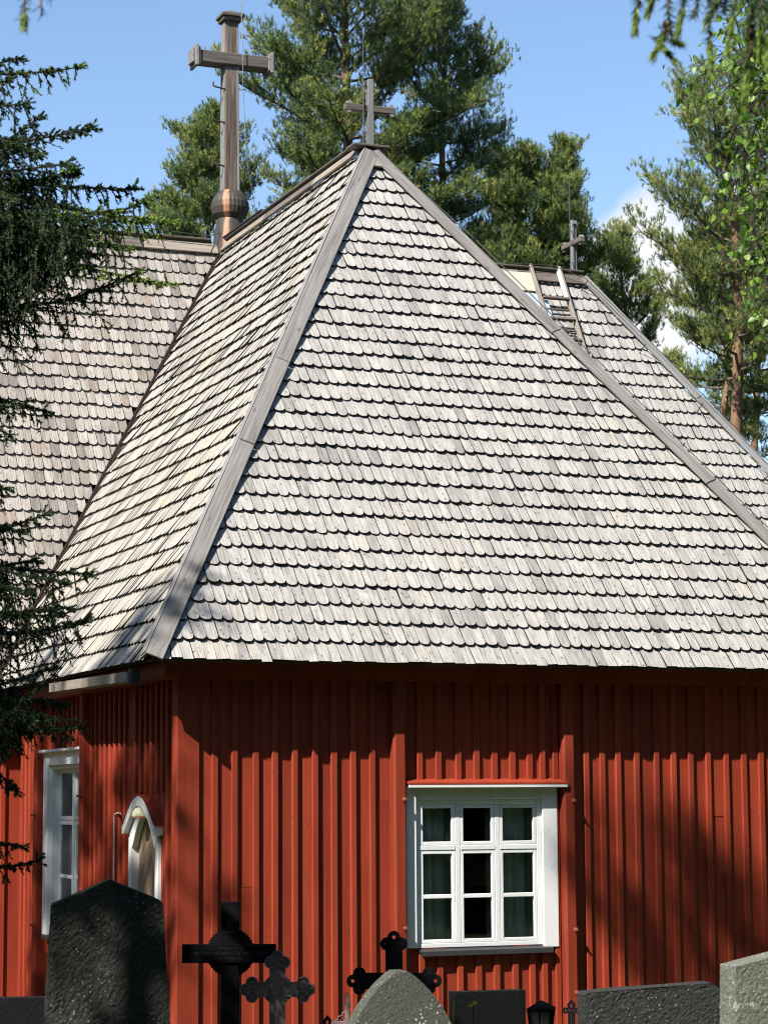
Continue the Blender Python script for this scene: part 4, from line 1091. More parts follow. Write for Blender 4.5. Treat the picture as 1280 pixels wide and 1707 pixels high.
bough('spruce_bough', 'blurred dark spruce twigs hanging into the top right corner', [
    ((1070, -180), (1060, 22), 0.0, 0.022, 1.0), ((1100, -160), (1088, 0), 0.1, 0.02, 1.0), ((1125, -120), (1108, 62), 0.0, 0.03, 1.2), ((1108, 40), (1096, 72), 0.02, 0.03, 1.2), ((1108, 40), (1124, 70), -0.02, 0.028, 1.2),
    ((1150, -160), (1138, 20), -0.1, 0.025, 1.0), ((1188, -150), (1178, 72), 0.0, 0.035, 1.1), ((1165, -120), (1160, 30), 0.1, 0.0, 0.9), ((1240, -150), (1224, 10), -0.25, 0.05, 1.3), ((1220, -100), (1205, 30), 0.15, 0.0, 1.0),
    ((1262, -160), (1246, 60), 0.1, 0.0, 1.3), ((1270, -140), (1268, 40), -0.1, 0.04, 1.3), ((1290, -140), (1285, 70), 0.0, 0.03, 1.2), ((1255, 40), (1240, 128), 0.1, 0.03, 0.9), ((1230, -60), (1200, -5), 0.0, 0.03, 1.0), ((1280, -60), (1255, 10), 0.2, 0.03, 1.4),
    ((1140, -90), (1190, 15), 0.15, 0.0, 0.8)], 3.4, 5, 0.0185, 0.0027)
bough('spruce_bough', 'single blurred spruce twig poking into the top left corner', [((47, -200), (44, 34), 0.0, 0.014, 0.75), ((66, -120), (70, 32), 0.05, 0.0, 0.12), ((-20, -150), (-10, 25), 0.1, 0.0, 0.6), ((66, -60), (88, 0), 0.0, 0.0, 0.2)], 3.2, 6, 0.018, 0.0021)

# ------------------------------------------------------------------ birch at the right edge
def birch():
    rng = np.random.default_rng(9); D0 = 9.6
    b0 = at(1560, 1500, D0+0.3); base = (b0[0], b0[1], gz(b0[0], b0[1]))
    t = thing('birch_tree', base, 'bright green birch foliage hanging down the right picture edge', 'tree')
    K = 8; ks = np.linspace(0, 1, K+1); top = zat(-500, D0)
    tp = np.stack([base[0]+0*ks, base[1]+0*ks, base[2]+(top-base[2])*ks], 1)
    mb = MB(); mb.tube(tp, 0.09*(1-ks)+0.012, 9); mb.build('trunk', bark_mat('birch bark', (0.08, 0.07, 0.06), (0.6, 0.58, 0.54), (0.7, 0.68, 0.64), (3, 3, 14)), t, smooth=True)
    br = MB(); C = []; 
    tw = [((1420, -60), (1250, 60)), ((1400, -30), (1205, 95)), ((1410, 0), (1240, 150)), ((1420, 40), (1178, 142)), ((1400, 60), (1215, 185)), ((1420, 80), (1262, 210)), ((1430, 120), (1240, 262)), ((1400, 160), (1268, 300)),
          ((1420, 150), (1225, 225)), ((1420, 200), (1262, 370)), ((1410, 240), (1238, 330)), ((1430, 260), (1272, 440)), ((1440, 220), (1250, 415)), ((1440, 380), (1268, 520)), ((1450, 420), (1262, 585)), ((1440, 330), (1225, 300)), ((1440, 300), (1280, 480)), ((1440, 100), (1290, 120)), ((1450, 60), (1285, 30)), ((1430, -20), (1270, 110)), ((1410, 90), (1282, 260)), ((1440, 190), (1290, 330)), ((1440, 40), (1225, 120)), ((1450, 270), (1255, 350))]
    for (x0, y0), (x1, y1) in tw:
        d = D0+rng.uniform(-0.6, 0.6); p0, p1 = at(x0, y0-60, d+0.3), at(x1, y1, d)
        f = np.linspace(0, 1, 12)[:, None]; path = p0*(1-f)+p1*f+np.array([0, 0, 0.16])*np.sin(np.pi*f*0.9)+np.cumsum(rng.normal(0, 0.006, (12, 3)), 0)
        br.tube(path, np.linspace(0.006, 0.0018, 12), 4, cap=False)
        for i in range(3, 12):
            for k in range(rng.integers(5, 10)):
                dd = unit(np.array([rng.normal(0, 0.7), rng.normal(0, 0.7), rng.uniform(-1.3, 0.1)])); ln_ = rng.uniform(0.03, 0.24)
                e = path[i]+dd*ln_
                if ln_ > 0.09: br.tube(np.stack([path[i], e]), [0.0022, 0.0014], 3, cap=False)
                C.append(e)
                if ln_ > 0.12: C.append(path[i]+dd*ln_*0.55+rng.normal(0, 0.012, 3))
    br.build('branches', MT['dark_twig'], t)
    C = np.array(C); n = len(C)
    ax = unit(rng.normal(0, 0.5, (n, 3))+np.array([0, 0, -0.9])); sd = perp(ax, rng); nn = np.cross(ax, sd)
    Ls = rng.uniform(0.022, 0.042, n)[:, None]; Ws = Ls*rng.uniform(0.40, 0.50, (n, 1))
    o = C; tip = C+ax*Ls; l1 = C+ax*Ls*0.22+sd*Ws*0.9+nn*Ws*0.3; r1 = C+ax*Ls*0.22-sd*Ws*0.9+nn*Ws*0.3; l2 = C+ax*Ls*0.62+sd*Ws*0.78+nn*Ws*0.2; r2 = C+ax*Ls*0.62-sd*Ws*0.78+nn*Ws*0.2; mid = C+ax*Ls*0.5
    T = np.clip(rng.normal(0.48, 0.28, n), 0, 1)
    lv = Leaves()
    for tri in ((o, l1, mid), (l1, l2, mid), (l2, tip, mid), (o, mid, r1), (r1, mid, r2), (r2, mid, tip)):
        lv.v.append(np.stack(tri, 1).reshape(-1, 3)); lv.t.append(T)
    lv.build('crown', MT['birch_leaf'], t)
birch()

# ------------------------------------------------------------------ tall trees left of the view whose shade falls on wall, roof edge and graves
def shade_spruce(base_xy, top, crown0, rad, seed, label, dens=1.0):
    rng = np.random.default_rng(seed); x, y = base_xy; z0 = gz(x, y)
    t = thing('spruce_tree', (x, y, z0), label, 'tree', 'tall spruces west of the churchyard')
    ks = np.linspace(0, 1, 9); tp = np.stack([x+0*ks, y+0*ks, z0+(top-z0)*ks], 1)
    mb = MB(); mb.tube(tp, 0.2*(1-ks)+0.02, 8); mb.build('trunk', MT['twig_bark'], t)
    br = MB(); P = []; D = []
    nb = int(95*dens)
    for i in range(nb):
        q = (i+rng.uniform(0, 1))/nb; z = crown0+(top-crown0)*q; az = i*2.399+rng.uniform(-0.4, 0.4)
        ln_ = rad*(1-q)**0.8*rng.uniform(0.75, 1.1)+0.12
        pp = curve((x, y, z), (math.cos(az), math.sin(az), -0.15), ln_, 6, (0, 0, 0.25), rng, 0.06)
        br.tube(pp, np.linspace(0.03, 0.006, 7), 3, cap=False)
        for k in range(int(14*ln_)+5):
            f = rng.uniform(0.15, 1)*6; a = int(min(f, 5)); w = f-a
            P.append(pp[a]*(1-w)+pp[a+1]*w); D.append(unit(np.array([rng.normal(0, 0.6), rng.normal(0, 0.6), -0.5])+unit(pp[a+1]-pp[a])*0.7))
    P = np.array(P); D = np.array(D); lv = Leaves()
    lv.needles(P, D, rng.uniform(0.25, 0.5, len(P)), 9, 0.16, 0.06, math.radians(45), np.full(len(P), 0.4), rng)
    br.build('branches', MT['twig_bark'], t); lv.build('crown', MT['spruce_needle'], t)
shade_spruce((-15.6, -12.8), 10.6, 0.5, 2.3, 103, 'spruce out of view to the left behind the tallest one')
shade_spruce((-13.0, -12.5), 8.4, 0.0, 1.9, 104, 'shortest spruce out of view to the left, nearest the graves', 0.5)
shade_spruce((-13.1, -10.0), 10.2, 0.0, 1.9, 106, 'spruce out of view to the left under the tallest pine', 0.8)

G2 = 'tall pines west of the churchyard'
pine((-13.2, -10.4, gz(-13.2, -10.4)), 18.7, 15.2, 1.30, 101, 'tallest pine out of view to the left', G2, 0.16, 17, 7, 0.75, lean=(-2.0, 0), shoots=5, npn=8, nl=0.14, nw=0.035)
pine((-14.9, -5.3, gz(-14.9, -5.3)), 13.2, 9.6, 1.9, 102, 'pine out of view to the left, nearest the front wall', G2, 0.14, 26, 7, 0.8, shoots=5, npn=8, nl=0.14, nw=0.035)
pine((-15.1, -2.0, gz(-15.1, -2.0)), 13.0, 8.8, 2.0, 105, 'pine out of view to the left, level with the arched door', G2, 0.14, 30, 7, 0.9, shoots=5, npn=8, nl=0.14, nw=0.035)
# unseen wood round the churchyard, added to cut the sky light on the walls
NEAR = [(-6.5, -25), (-1.5, -22.5), (3.5, -18.5), (8.0, -15.5), (12.5, -10.5), (16, -4), (-13.5, -25), (-19, -19), (-21, -8), (-20, 0), (-17, 7), (5.5, -22), (0.5, -27), (11, -17)]
def wood():
    rng = np.random.default_rng(55); lv = Leaves(); n_t = 0
    va = math.atan2(CF[0], CF[1])
    for i in range(190+len(NEAR)):
        near = i >= 190
        az = rng.uniform(-math.pi, math.pi); r = rng.uniform(27, 46)
        x, y = 0.0+r*math.sin(az), 2.0+r*math.cos(az)
        if near: x, y = NEAR[i-190]
        dx, dy = x-CAM[0], y-CAM[1]; dist = math.hypot(dx, dy)
        da = (math.atan2(dx, dy)-va+math.pi) % (2*math.pi)-math.pi
        if not near and (abs(da) < 0.30 or dist < 9): continue
        sunward = -(x*0.655+y*0.36)/0.747/r
        h = rng.uniform(15, 21)*(0.85 if sunward > 0.8 else 1.0); z0 = -3.4; rad = rng.uniform(2.0, 3.0)
        if near: h = 20 if x > -10 else (13 if y > -15 else 16)
        m = 1300 if near else 420; q = rng.uniform(0.04, 1, m)**0.8; a = rng.uniform(0, 2*np.pi, m); rr = rad*(1-q)**0.8*np.sqrt(rng.uniform(0.2, 1, m))+0.1
        P = np.stack([x+rr*np.cos(a), y+rr*np.sin(a), z0+h*q], 1); D = unit(np.stack([np.cos(a), np.sin(a), -0.4+0*a], 1)+rng.normal(0, 0.3, (m, 3)))
        lv.needles(P, D, np.full(m, 0.5), 3, 0.9, 0.55, math.radians(50), np.clip(rng.normal(0.35, 0.12, m), 0, 1), rng)
    o = lv.build('wood', MT['spruce_needle'], None)
    tag(o, 'dense unseen conifer wood added around the churchyard to block sky light', None, None, 'stuff')
wood()
# ------------------------------------------------------------------ graves in front of the church
def stone_mat(name, c1, c2, lichen, amount, sc=1.0, crust=(0.55, 0.56, 0.50), rough=0.9, bstr=1.0):
    m, t, b = new_mat(name)
    v = coords(t, 'Object', (1, 1, 1))
    n = noise(t, v, 75*sc, 6, 0.7); n2 = noise(t, v, 7*sc, 5, 0.6)
    c = ramp(t, n, [(0.25, c1), (0.75, c2)])
    c = mixc(t, rng_map(t, n2, 0.45, 0.75, 0, 0.6), c, lichen)
    sp = nd(t, 'ShaderNodeTexVoronoi'); sp.inputs['Scale'].default_value = 42*sc; ln(t, v, sp.inputs['Vector'])
    big = noise(t, v, 5*sc, 3, 0.6)
    k_ = nd(t, 'ShaderNodeMath', operation='MULTIPLY'); ln(t, rng_map(t, sp.outputs['Distance'], 0.12, 0.26, 0.8, 0.0), k_.inputs[0]); ln(t, rng_map(t, big, 0.45, 0.6, 0.0, 1.0), k_.inputs[1])
    c = mixc(t, k_.outputs[0], c, crust)
    ng = noise(t, v, 15*sc, 7, 0.8, 0.6)
    c = mixc(t, rng_map(t, ng, 0.72-amount, 0.76-amount, 0.0, 0.85), c, crust)
    ln(t, c, b.inputs['Base Color']); b.inputs['Roughness'].default_value = rough; b.inputs['Specular IOR Level'].default_value = 0.15
    bump(t, b, n, bstr, 0.006)
    return m
MT['stone_dark'] = stone_mat('dark rough granite', (0.010, 0.012, 0.010), (0.065, 0.067, 0.056), (0.035, 0.040, 0.028), 0.01, 1.0, (0.30, 0.31, 0.27))
MT['stone_low'] = stone_mat('charcoal split granite', (0.008, 0.009, 0.009), (0.055, 0.057, 0.052), (0.028, 0.031, 0.025), 0.03, 1.0, (0.28, 0.29, 0.27))
MT['stone_grey'] = stone_mat('grey green granite', (0.038, 0.040, 0.032), (0.115, 0.117, 0.098), (0.065, 0.07, 0.052), 0.09, 1.0, (0.50, 0.52, 0.49))
MT['stone_light'] = stone_mat('pale lichened granite', (0.035, 0.04, 0.03), (0.24, 0.245, 0.205), (0.12, 0.13, 0.09), 0.13, 1.2, (0.50, 0.51, 0.46))
MT['stone_black'] = stone_mat('polished black stone', (0.003, 0.0035, 0.004), (0.008, 0.0085, 0.009), (0.006, 0.007, 0.007), -0.1, 1.0, (0.02, 0.02, 0.02), 0.6, 0.1)
MT['iron_black'] = plain_mat('black iron', (0.006, 0.006, 0.007), 0.8, 0.0, 0.3, 30, 0.06)
MT['iron_rust'] = plain_mat('rust brown iron', (0.17, 0.125, 0.108), 0.8, 0.1, 0.3, 40)
MT['iron_pink'] = plain_mat('faded pinkish iron', (0.20, 0.145, 0.125), 0.8, 0.0, 0.25, 40)
MT['letter'] = plain_mat('worn lettering', (0.020, 0.021, 0.023), 0.8)
MT['lampglass'] = plain_mat('smoky lantern glass', (0.05, 0.045, 0.04), 0.15)
MT['yellow'] = plain_mat('yellow petals', (0.55, 0.42, 0.02), 0.6)
MT['grass'] = leaf_mat('grass blades', [(0.0, (0.03, 0.06, 0.012)), (0.6, (0.075, 0.12, 0.025)), (1.0, (0.16, 0.17, 0.06))], 0.3)

def place(px, d):
    p = at(px, 1500, d); return np.array([p[0], p[1], gz(p[0], p[1])])
def hgt(py, d, px=640):
    return float(at(px, py, d)[2])

def vnoise(P, rng):
    """smooth value noise on a random lattice"""
    T = rng.uniform(-1, 1, (24, 24, 24)); i = np.floor(P).astype(int); f = P-i; f = f*f*(3-2*f); r = 0
    for a in (0, 1):
        for b in (0, 1):
            for c in (0, 1):
                w = (f[:, 0] if a else 1-f[:, 0])*(f[:, 1] if b else 1-f[:, 1])*(f[:, 2] if c else 1-f[:, 2])
                r = r+w*T[(i[:, 0]+a) % 24, (i[:, 1]+b) % 24, (i[:, 2]+c) % 24]
    return r
def slab(name, label, px, d, yaw, outline, thick, mat, rough, seed, top_bevel=0.02, group='gravestones in front of the church', res=0.015, lean=0.0):
    """a stone with the given front outline (CCW, metres, z up from the ground), filled as a fine grid and roughened"""
    rng = np.random.default_rng(seed)
    p = place(px, d)
    xs = [q[0] for q in outline]; zs = [q[1] for q in outline]
    z1 = max(zs)
    def half(z):                                    # left and right edge at height z
        L, R = [], []
        n = len(outline)
        for i in range(n):
            (xa, za), (xb, zb) = outline[i], outline[(i+1) % n]
            if (za-z)*(zb-z) <= 0 and za != zb:
                x = xa+(xb-xa)*(z-za)/(zb-za); L.append(x)
        return (min(L), max(L)) if L else (0, 0)
    nz = max(10, int(z1/res)); nxn = max(8, int((max(xs)-min(xs))/res)); nt = max(3, int(thick/res))
    V = []; rings = []
    for i in range(nz+1):
        z = z1*(i/nz)**0.9 if i < nz else z1
        a, b = half(min(z, z1-1e-4)); 
        if i == 0: z = -0.15
        ring = []
        for k in range(nxn+1): ring.append((a+(b-a)*k/nxn, -thick/2, z))
        for k in range(1, nt): ring.append((b, -thick/2+thick*k/nt, z))
        for k in range(nxn+1): ring.append((b-(b-a)*k/nxn, thick/2, z))
        for k in range(1, nt): ring.append((a, thick/2-thick*k/nt, z))
        rings.append(ring)
    m = len(rings[0]); V = np.array([q for r in rings for q in r], float)
    # worn edges: pull the corners of the section in a little
    ctr = V.copy(); 
    F = [(i*m+k, i*m+(k+1) % m, (i+1)*m+(k+1) % m, (i+1)*m+k) for i in range(nz) for k in range(m)]
    cidx = len(V); topc = V[nz*m:(nz+1)*m].mean(0); 
    # roughen with layered noise plus a little jitter
    disp = np.zeros(len(V))
    for fr, am in ((6, 0.45), (18, 0.6), (45, 0.9), (80, 0.8)): disp += am*vnoise(V*fr, rng)
    disp = disp/np.abs(disp).max()
    out = V-np.array([0, 0, z1*0.45]); out[:, 2] *= 0.3; out[:, 0] *= 0.6; out = unit(out)
    nrm = np.zeros_like(V); nrm[:, 1] = np.sign(V[:, 1])*(np.abs(V[:, 1]) > thick/2-1e-6); ed = np.abs(V[:, 1]) < thick/2-1e-6
    nrm[ed] = out[ed]
    V = V+nrm*(disp[:, None]*rough)+rng.normal(0, rough*0.28, V.shape)
    V = np.vstack([V, topc[None]])
    F += [(nz*m+k, nz*m+(k+1) % m, cidx) for k in range(m)]
    M = Matrix.Translation(Vector(p)) @ Matrix.Rotation(yaw, 4, 'Z') @ Matrix.Rotation(lean, 4, 'Y')
    b = MB(); b.add(V, F)
    o = b.build(name, MT[mat], None, M, smooth=False)
    return tag(o, label, 'gravestone', group)
FACE = -YAW                                           # facing the camera squarely
D1 = 12.0; p1 = place(180, D1); g1 = p1[2]
H = lambda py, d, px: hgt(py, d, px)-place(px, d)[2]
s1 = D1/FOC
slab('gravestone', 'tall dark rough granite gravestone with a low gabled top at the left', 182, D1, FACE+0.16,
     [(-0.375, 0), (0.375, 0), (0.268, H(1503, D1, 182)), (0.0, H(1466, D1, 182)), (-0.29, H(1506, D1, 182))], 0.20, 'stone_dark', 0.0045, 1)
D5 = 11.0
h5 = H(1617, D5, 655)
prof5 = [(0.285, 0), (0.272, h5-0.45), (0.258, h5-0.34), (0.236, h5-0.25), (0.195, h5-0.175), (0.152, h5-0.115), (0.103, h5-0.06), (0.055, h5-0.018), (0.026, h5)]
slab('gravestone', 'grey pointed lichen-spotted gravestone in the foreground centre', 664, D5, FACE+0.22, [(-0.285, 0)] + prof5 + [(-x, z) for x, z in prof5[::-1][:-1]], 0.16, 'stone_grey', 0.0009, 2, res=0.012)
D7 = 17.0
slab('gravestone', 'low plain black gravestone under the window', 810, D7, FACE+0.30, [(-0.27, 0), (0.27, 0), (0.27, H(1650, D7, 810)), (-0.27, H(1650, D7, 810))], 0.13, 'stone_black', 0.001, 3)
D10 = 14.0
slab('gravestone', 'long low charcoal gravestone with a rough face at the lower right', 1080, D10, FACE+0.20, [(-0.425, 0), (0.425, 0), (0.425, H(1652, D10, 1080)), (0.36, H(1638, D10, 1080)), (-0.41, H(1648, D10, 1080)), (-0.425, H(1652, D10, 1080))], 0.17, 'stone_low', 0.004, 4)
D11 = 10.0
slab('gravestone', 'pale rough lichened gravestone at the right picture edge', 1290, D11, FACE+0.30, [(-0.255, 0), (0.255, 0), (0.205, H(1606, D11, 1290)), (0.03, H(1585, D11, 1290)), (-0.225, H(1606, D11, 1290))], 0.16, 'stone_light', 0.0026, 5)
D12 = 16.0
slab('gravestone', 'low black gravestone in deep shade at the left picture edge', 20, D12, FACE+0.1, [(-0.26, 0), (0.26, 0), (0.26, H(1661, D12, 20)), (-0.26, H(1661, D12, 20))], 0.13, 'stone_black', 0.001, 6)

def lobe(b, x, y, r, z0, z1, M, hole=None):
    K = 20
    if not hole: b.prism([(x+r*math.cos(2*math.pi*k/K), y+r*math.sin(2*math.pi*k/K)) for k in range(K)], z0, z1, M); return
    vs = []; fs = []
    for z in (z1, z0):
        for rr in (r, hole):
            vs += [M @ Vector((x+rr*math.cos(2*math.pi*k/K), y+rr*math.sin(2*math.pi*k/K), z)) for k in range(K)]
    for k in range(K):
        q = (k+1) % K
        fs += [(k, q, K+q, K+k), (2*K+k, 3*K+k, 3*K+q, 2*K+q), (k, 2*K+k, 2*K+q, q), (K+k, K+q, 3*K+q, 3*K+k)]
    b.add(vs, fs)
def upright(px, d, turn, lean=0.0):
    """frame of a standing cross: x across, y up, z towards the camera, origin on the ground"""
    p = place(px, d); X = Vector((math.cos(YAW+turn), -math.sin(YAW+turn), 0)); Y = Vector((0, 0, 1))
    if lean: Y = (Y+X*lean).normalized(); 
    return p, frame(p, X, Y)

# black cross with a toothed disc behind the crossing
def disc_cross():
    d = 15.0; p, M = upright(384, d, 0.05); h = H(1503, d, 384); zc = H(1588, d, 384)
    t = thing('grave_cross', tuple(p), 'black iron grave cross with toothed round disc and faint lettering', 'grave cross', 'iron grave crosses')
    u = d/FOC
    b = MB(); b.prism([(-0.058, 0), (0.058, 0), (0.058, h), (-0.058, h)], -0.014, 0.014, M); b.build('upright', MT['iron_black'], t, bevel=0.003)
    b = MB(); b.prism([(-0.305, zc-0.061), (0.297, zc-0.061), (0.297, zc+0.058), (-0.305, zc+0.058)], 0.0165, 0.030, M); b.build('crossbar', MT['iron_black'], t, bevel=0.003)
    K = 88; ol = []
    for k in range(K):
        r = 0.153+(0.006 if k % 2 else -0.004); ol.append((r*math.cos(2*math.pi*k/K), zc+0.002+r*math.sin(2*math.pi*k/K)))
    b = MB(); b.prism(ol, -0.028, -0.0165, M); b.build('disc', MT['iron_black'], t)
    # raised leaf ornament above the crossing
    b = MB()
    for (x, y, r) in ((0, 0.215, 0.010), (-0.016, 0.20, 0.009), (0.016, 0.20, 0.009), (0, 0.175, 0.011), (-0.014, 0.158, 0.008), (0.014, 0.158, 0.008), (0, 0.135, 0.009), (-0.02, 0.13, 0.006), (0.02, 0.13, 0.006)):
        lobe(b, x, zc+y, r, 0.012, 0.018, M)
    b.build('leaf_ornament', MT['letter'], t)
    for txt, y, size in (('T. ÄON KUOLLUT', 0.032, 0.022), ('HEROSIA ANTINTYTÄR MARJOMAA', 0.0, 0.030), ('SYNT. 27 MAY 1811', -0.032, 0.022)):
        cu = bpy.data.curves.new('inscription', 'FONT'); cu.body = txt; cu.size = size; cu.align_x = 'CENTER'; cu.extrude = 0.001
        tmp = bpy.data.objects.new('tmp', cu); COL.objects.link(tmp); bpy.context.view_layer.update()
        me = bpy.data.meshes.new_from_object(tmp.evaluated_get(bpy.context.evaluated_depsgraph_get()))
        bpy.data.objects.remove(tmp, do_unlink=True)
        me.name = 'inscription'; me.materials.clear(); me.materials.append(MT['letter'])
        w = max((v.co.x for v in me.vertices), default=0.1)
        k = min(1.0, 0.285/w) if w > 0 else 1
        link(bpy.data.objects.new('inscription', me), t, M @ Matrix.Translation((-0.003, zc+y-size*0.35, 0.032)) @ Matrix.Scale(k, 4, (1, 0, 0)))
disc_cross()

def trefoil_cross(px, d, top, cpy, hw, bar, lr, mat, label, turn=0.0, lean=0.0, hole=None, rim=False, foot=None):
    p, M = upright(px, d, turn, lean); h = H(top, d, px); zc = H(cpy, d, px)
    t = thing('grave_cross', tuple(p), label, 'grave cross', 'iron grave crosses')
    b = MB(); b.prism([(-bar*1.12, 0), (bar*1.12, 0), (bar, zc-0.0), (bar, h-lr*1.6), (-bar, h-lr*1.6), (-bar, zc)], -0.012, 0.012, M); b.build('upright', MT[mat], t, bevel=0.003)
    for s in (-1, 1):
        o = [(s*bar, zc-bar*0.95), (s*(hw-lr*1.6), zc-bar*0.95), (s*(hw-lr*1.6), zc+bar*0.95), (s*bar, zc+bar*0.95)]
        if s < 0: o = o[::-1]
        b = MB(); b.prism(o, -0.0118, 0.0118, M); b.build('arm', MT[mat], t, bevel=0.003)
    ends = [((0, h-lr*2.0), (0, 1)), ((-hw+lr*2.0, zc), (-1, 0)), ((hw-lr*2.0, zc), (1, 0))]
    for (cx, cy), (dx, dy) in ends:
        for (f, s) in ((1.0, 0.0), (0.0, 1.12), (0.0, -1.12)):
            x = cx+dx*lr*f*1.0+(-dy)*lr*s; y = cy+dy*lr*f*1.0+dx*lr*s
            b = MB(); lobe(b, x, y, lr*0.98, -0.0115, 0.0115, M, hole)
            o = b.build('lobe', MT[mat], t)
            if rim:
                r_ = MB(); lobe(r_, x, y, lr*1.02, 0.0116, 0.020, M, lr*0.80); r_.build('rim', MT['iron_pink'], o)
                st = MB()
                for k in range(5):
                    a = 2*math.pi*k/5+math.pi/2; lobe(st, x+lr*0.28*math.cos(a), y+lr*0.28*math.sin(a), lr*0.20, 0.0116, 0.0165, M)
                st.build('rosette', MT['iron_rust'], o)
    if rim:
        for s in (-1, 1):
            for q in (-1, 1):
                b = MB(); c = [(s*bar, zc+q*bar*0.95), (s*(bar+0.035), zc+q*(bar*0.95)), (s*(bar+0.02), zc+q*(bar*0.95+0.02)), (s*bar, zc+q*(bar*0.95+0.035))]
                if s*q < 0: c = c[::-1]
                b.prism(c, -0.008, 0.008, M); b.build('corner_leaf', MT[mat], t)
        rr = 0.007
        e = MB(); pts = [[(-bar, 0.05), (-bar, zc-bar*0.95), (-hw+lr*2.4, zc-bar*0.95)], [(bar, 0.05), (bar, zc-bar*0.95), (hw-lr*2.4, zc-bar*0.95)], [(-bar, h-lr*2.6), (-bar, zc+bar*0.95), (-hw+lr*2.4, zc+bar*0.95)], [(bar, h-lr*2.6), (bar, zc+bar*0.95), (hw-lr*2.4, zc+bar*0.95)]]
        for pl in pts:
            e2 = MB(); e2.tube([tuple(M @ Vector((x, y, 0.0125))) for x, y in pl], 0.0042, 5); e2.build('edge_bead', MT['iron_pink'], t)
    return t
trefoil_cross(463, 14.0, 1583, 1648, 0.225, 0.045, 0.036, 'iron_rust', 'rust brown iron grave cross with trefoil ends and pale rims', 0.06, 0.045, None, True)
trefoil_cross(656, 17.0, 1551, 1634, 0.345, 0.062, 0.047, 'iron_black', 'black iron grave cross with pierced clover ends behind the pointed stone', 0.05, -0.03, 0.0125)

# small lacework cross beside the pointed stone
def lace_cross():
    d = 14.6; p, M = upright(578, d, 0.02); h = H(1652, d, 578); zc = H(1703, d, 578)
    t = thing('grave_cross', tuple(p), 'small faded openwork iron cross half hidden by the pointed stone', 'grave cross', 'iron grave crosses')
    b = MB(); b.prism([(-0.014, 0), (0.014, 0), (0.014, h-0.06), (-0.014, h-0.06)], -0.01, 0.01, M); b.build('upright', MT['iron_pink'], t, bevel=0.003)
    b = MB(); b.prism([(-0.10, zc-0.02), (0.10, zc-0.02), (0.10, zc+0.012), (-0.10, zc+0.012)], -0.009, 0.009, M); b.build('crossbar', MT['iron_pink'], t, bevel=0.003)
    b = MB(); lobe(b, 0, h-0.032, 0.022, -0.006, 0.006, M, 0.012); b.build('ring', MT['iron_pink'], t)
    b = MB(); lobe(b, 0, h-0.032, 0.007, -0.006, 0.006, M); b.build('boss', MT['iron_pink'], t)
    b = MB(); b.tube([tuple(M @ Vector(q)) for q in ((0, h-0.012, 0), (0, h, 0))], [0.005, 0.002], 6); b.build('tip', MT['iron_pink'], t)
    for s in (-1, 1):
        b = MB(); b.tube([tuple(M @ Vector((s*x, y, 0))) for x, y in ((0.028, h-0.065), (0.014, h-0.055), (0.022, h-0.085), (0.010, h-0.10))], 0.004, 5); b.build('scroll', MT['iron_pink'], t)
        b = MB(); b.tube([tuple(M @ Vector((s*x, y, 0))) for x, y in ((0.012, zc+0.07), (0.03, zc+0.06), (0.032, zc+0.045), (0.055, zc+0.04), (0.058, zc+0.022), (0.075, zc+0.012))], 0.0045, 5); b.build('scroll', MT['iron_pink'], t)
        b = MB(); b.tube([tuple(M @ Vector((s*x, y, 0))) for x, y in ((0.02, zc+0.012), (0.03, zc+0.034), (0.045, zc+0.012))], 0.004, 5); b.build('scroll', MT['iron_pink'], t)
lace_cross()
def black_finial(px, d, top, label, scale=1.0):
    p, M = upright(px, d, 0.1); h = H(top, d, px); k = scale
    t = thing('iron_finial', tuple(p), label, 'grave cross', 'iron grave crosses')
    b = MB(); b.prism([(-0.03*k, 0), (0.03*k, 0), (0.03*k, h-0.10*k), (-0.03*k, h-0.10*k)], -0.01, 0.01, M); b.build('upright', MT['iron_black'], t)
    # pointed leaf head pierced by a diamond
    o = [(0, h), (0.038*k, h-0.045*k), (0.03*k, h-0.08*k), (0, h-0.105*k), (-0.03*k, h-0.08*k), (-0.038*k, h-0.045*k)]; i_ = [(0, h-0.032*k), (0.011*k, h-0.05*k), (0.009*k, h-0.06*k), (0, h-0.075*k), (-0.009*k, h-0.06*k), (-0.011*k, h-0.05*k)]
    vs = [M @ Vector((x, y, z)) for z in (0.008, -0.008) for ol in (o, i_) for x, y in ol]; n = 6; fs = []
    for q in range(n):
        r = (q+1) % n; fs += [(q, n+q, n+r, r), (2*n+q, 2*n+r, 3*n+r, 3*n+q), (q, r, 2*n+r, 2*n+q), (n+q, 3*n+q, 3*n+r, n+r)]
    b = MB(); b.add(vs, fs); b.build('leaf_head', MT['iron_black'], t)
    for s in (-1, 1):
        b = MB(); lobe(b, s*0.05*k, h-0.095*k, 0.026*k, -0.008, 0.008, M, 0.008*k); b.build('lobe', MT['iron_black'], t)
black_finial(949, 18.0, 1664, 'small black iron cross head with a pierced diamond below the right wall brace', 0.9)
black_finial(545, 15.5, 1690, 'tip of a black scrolled iron cross low beside the rust brown cross', 0.9)

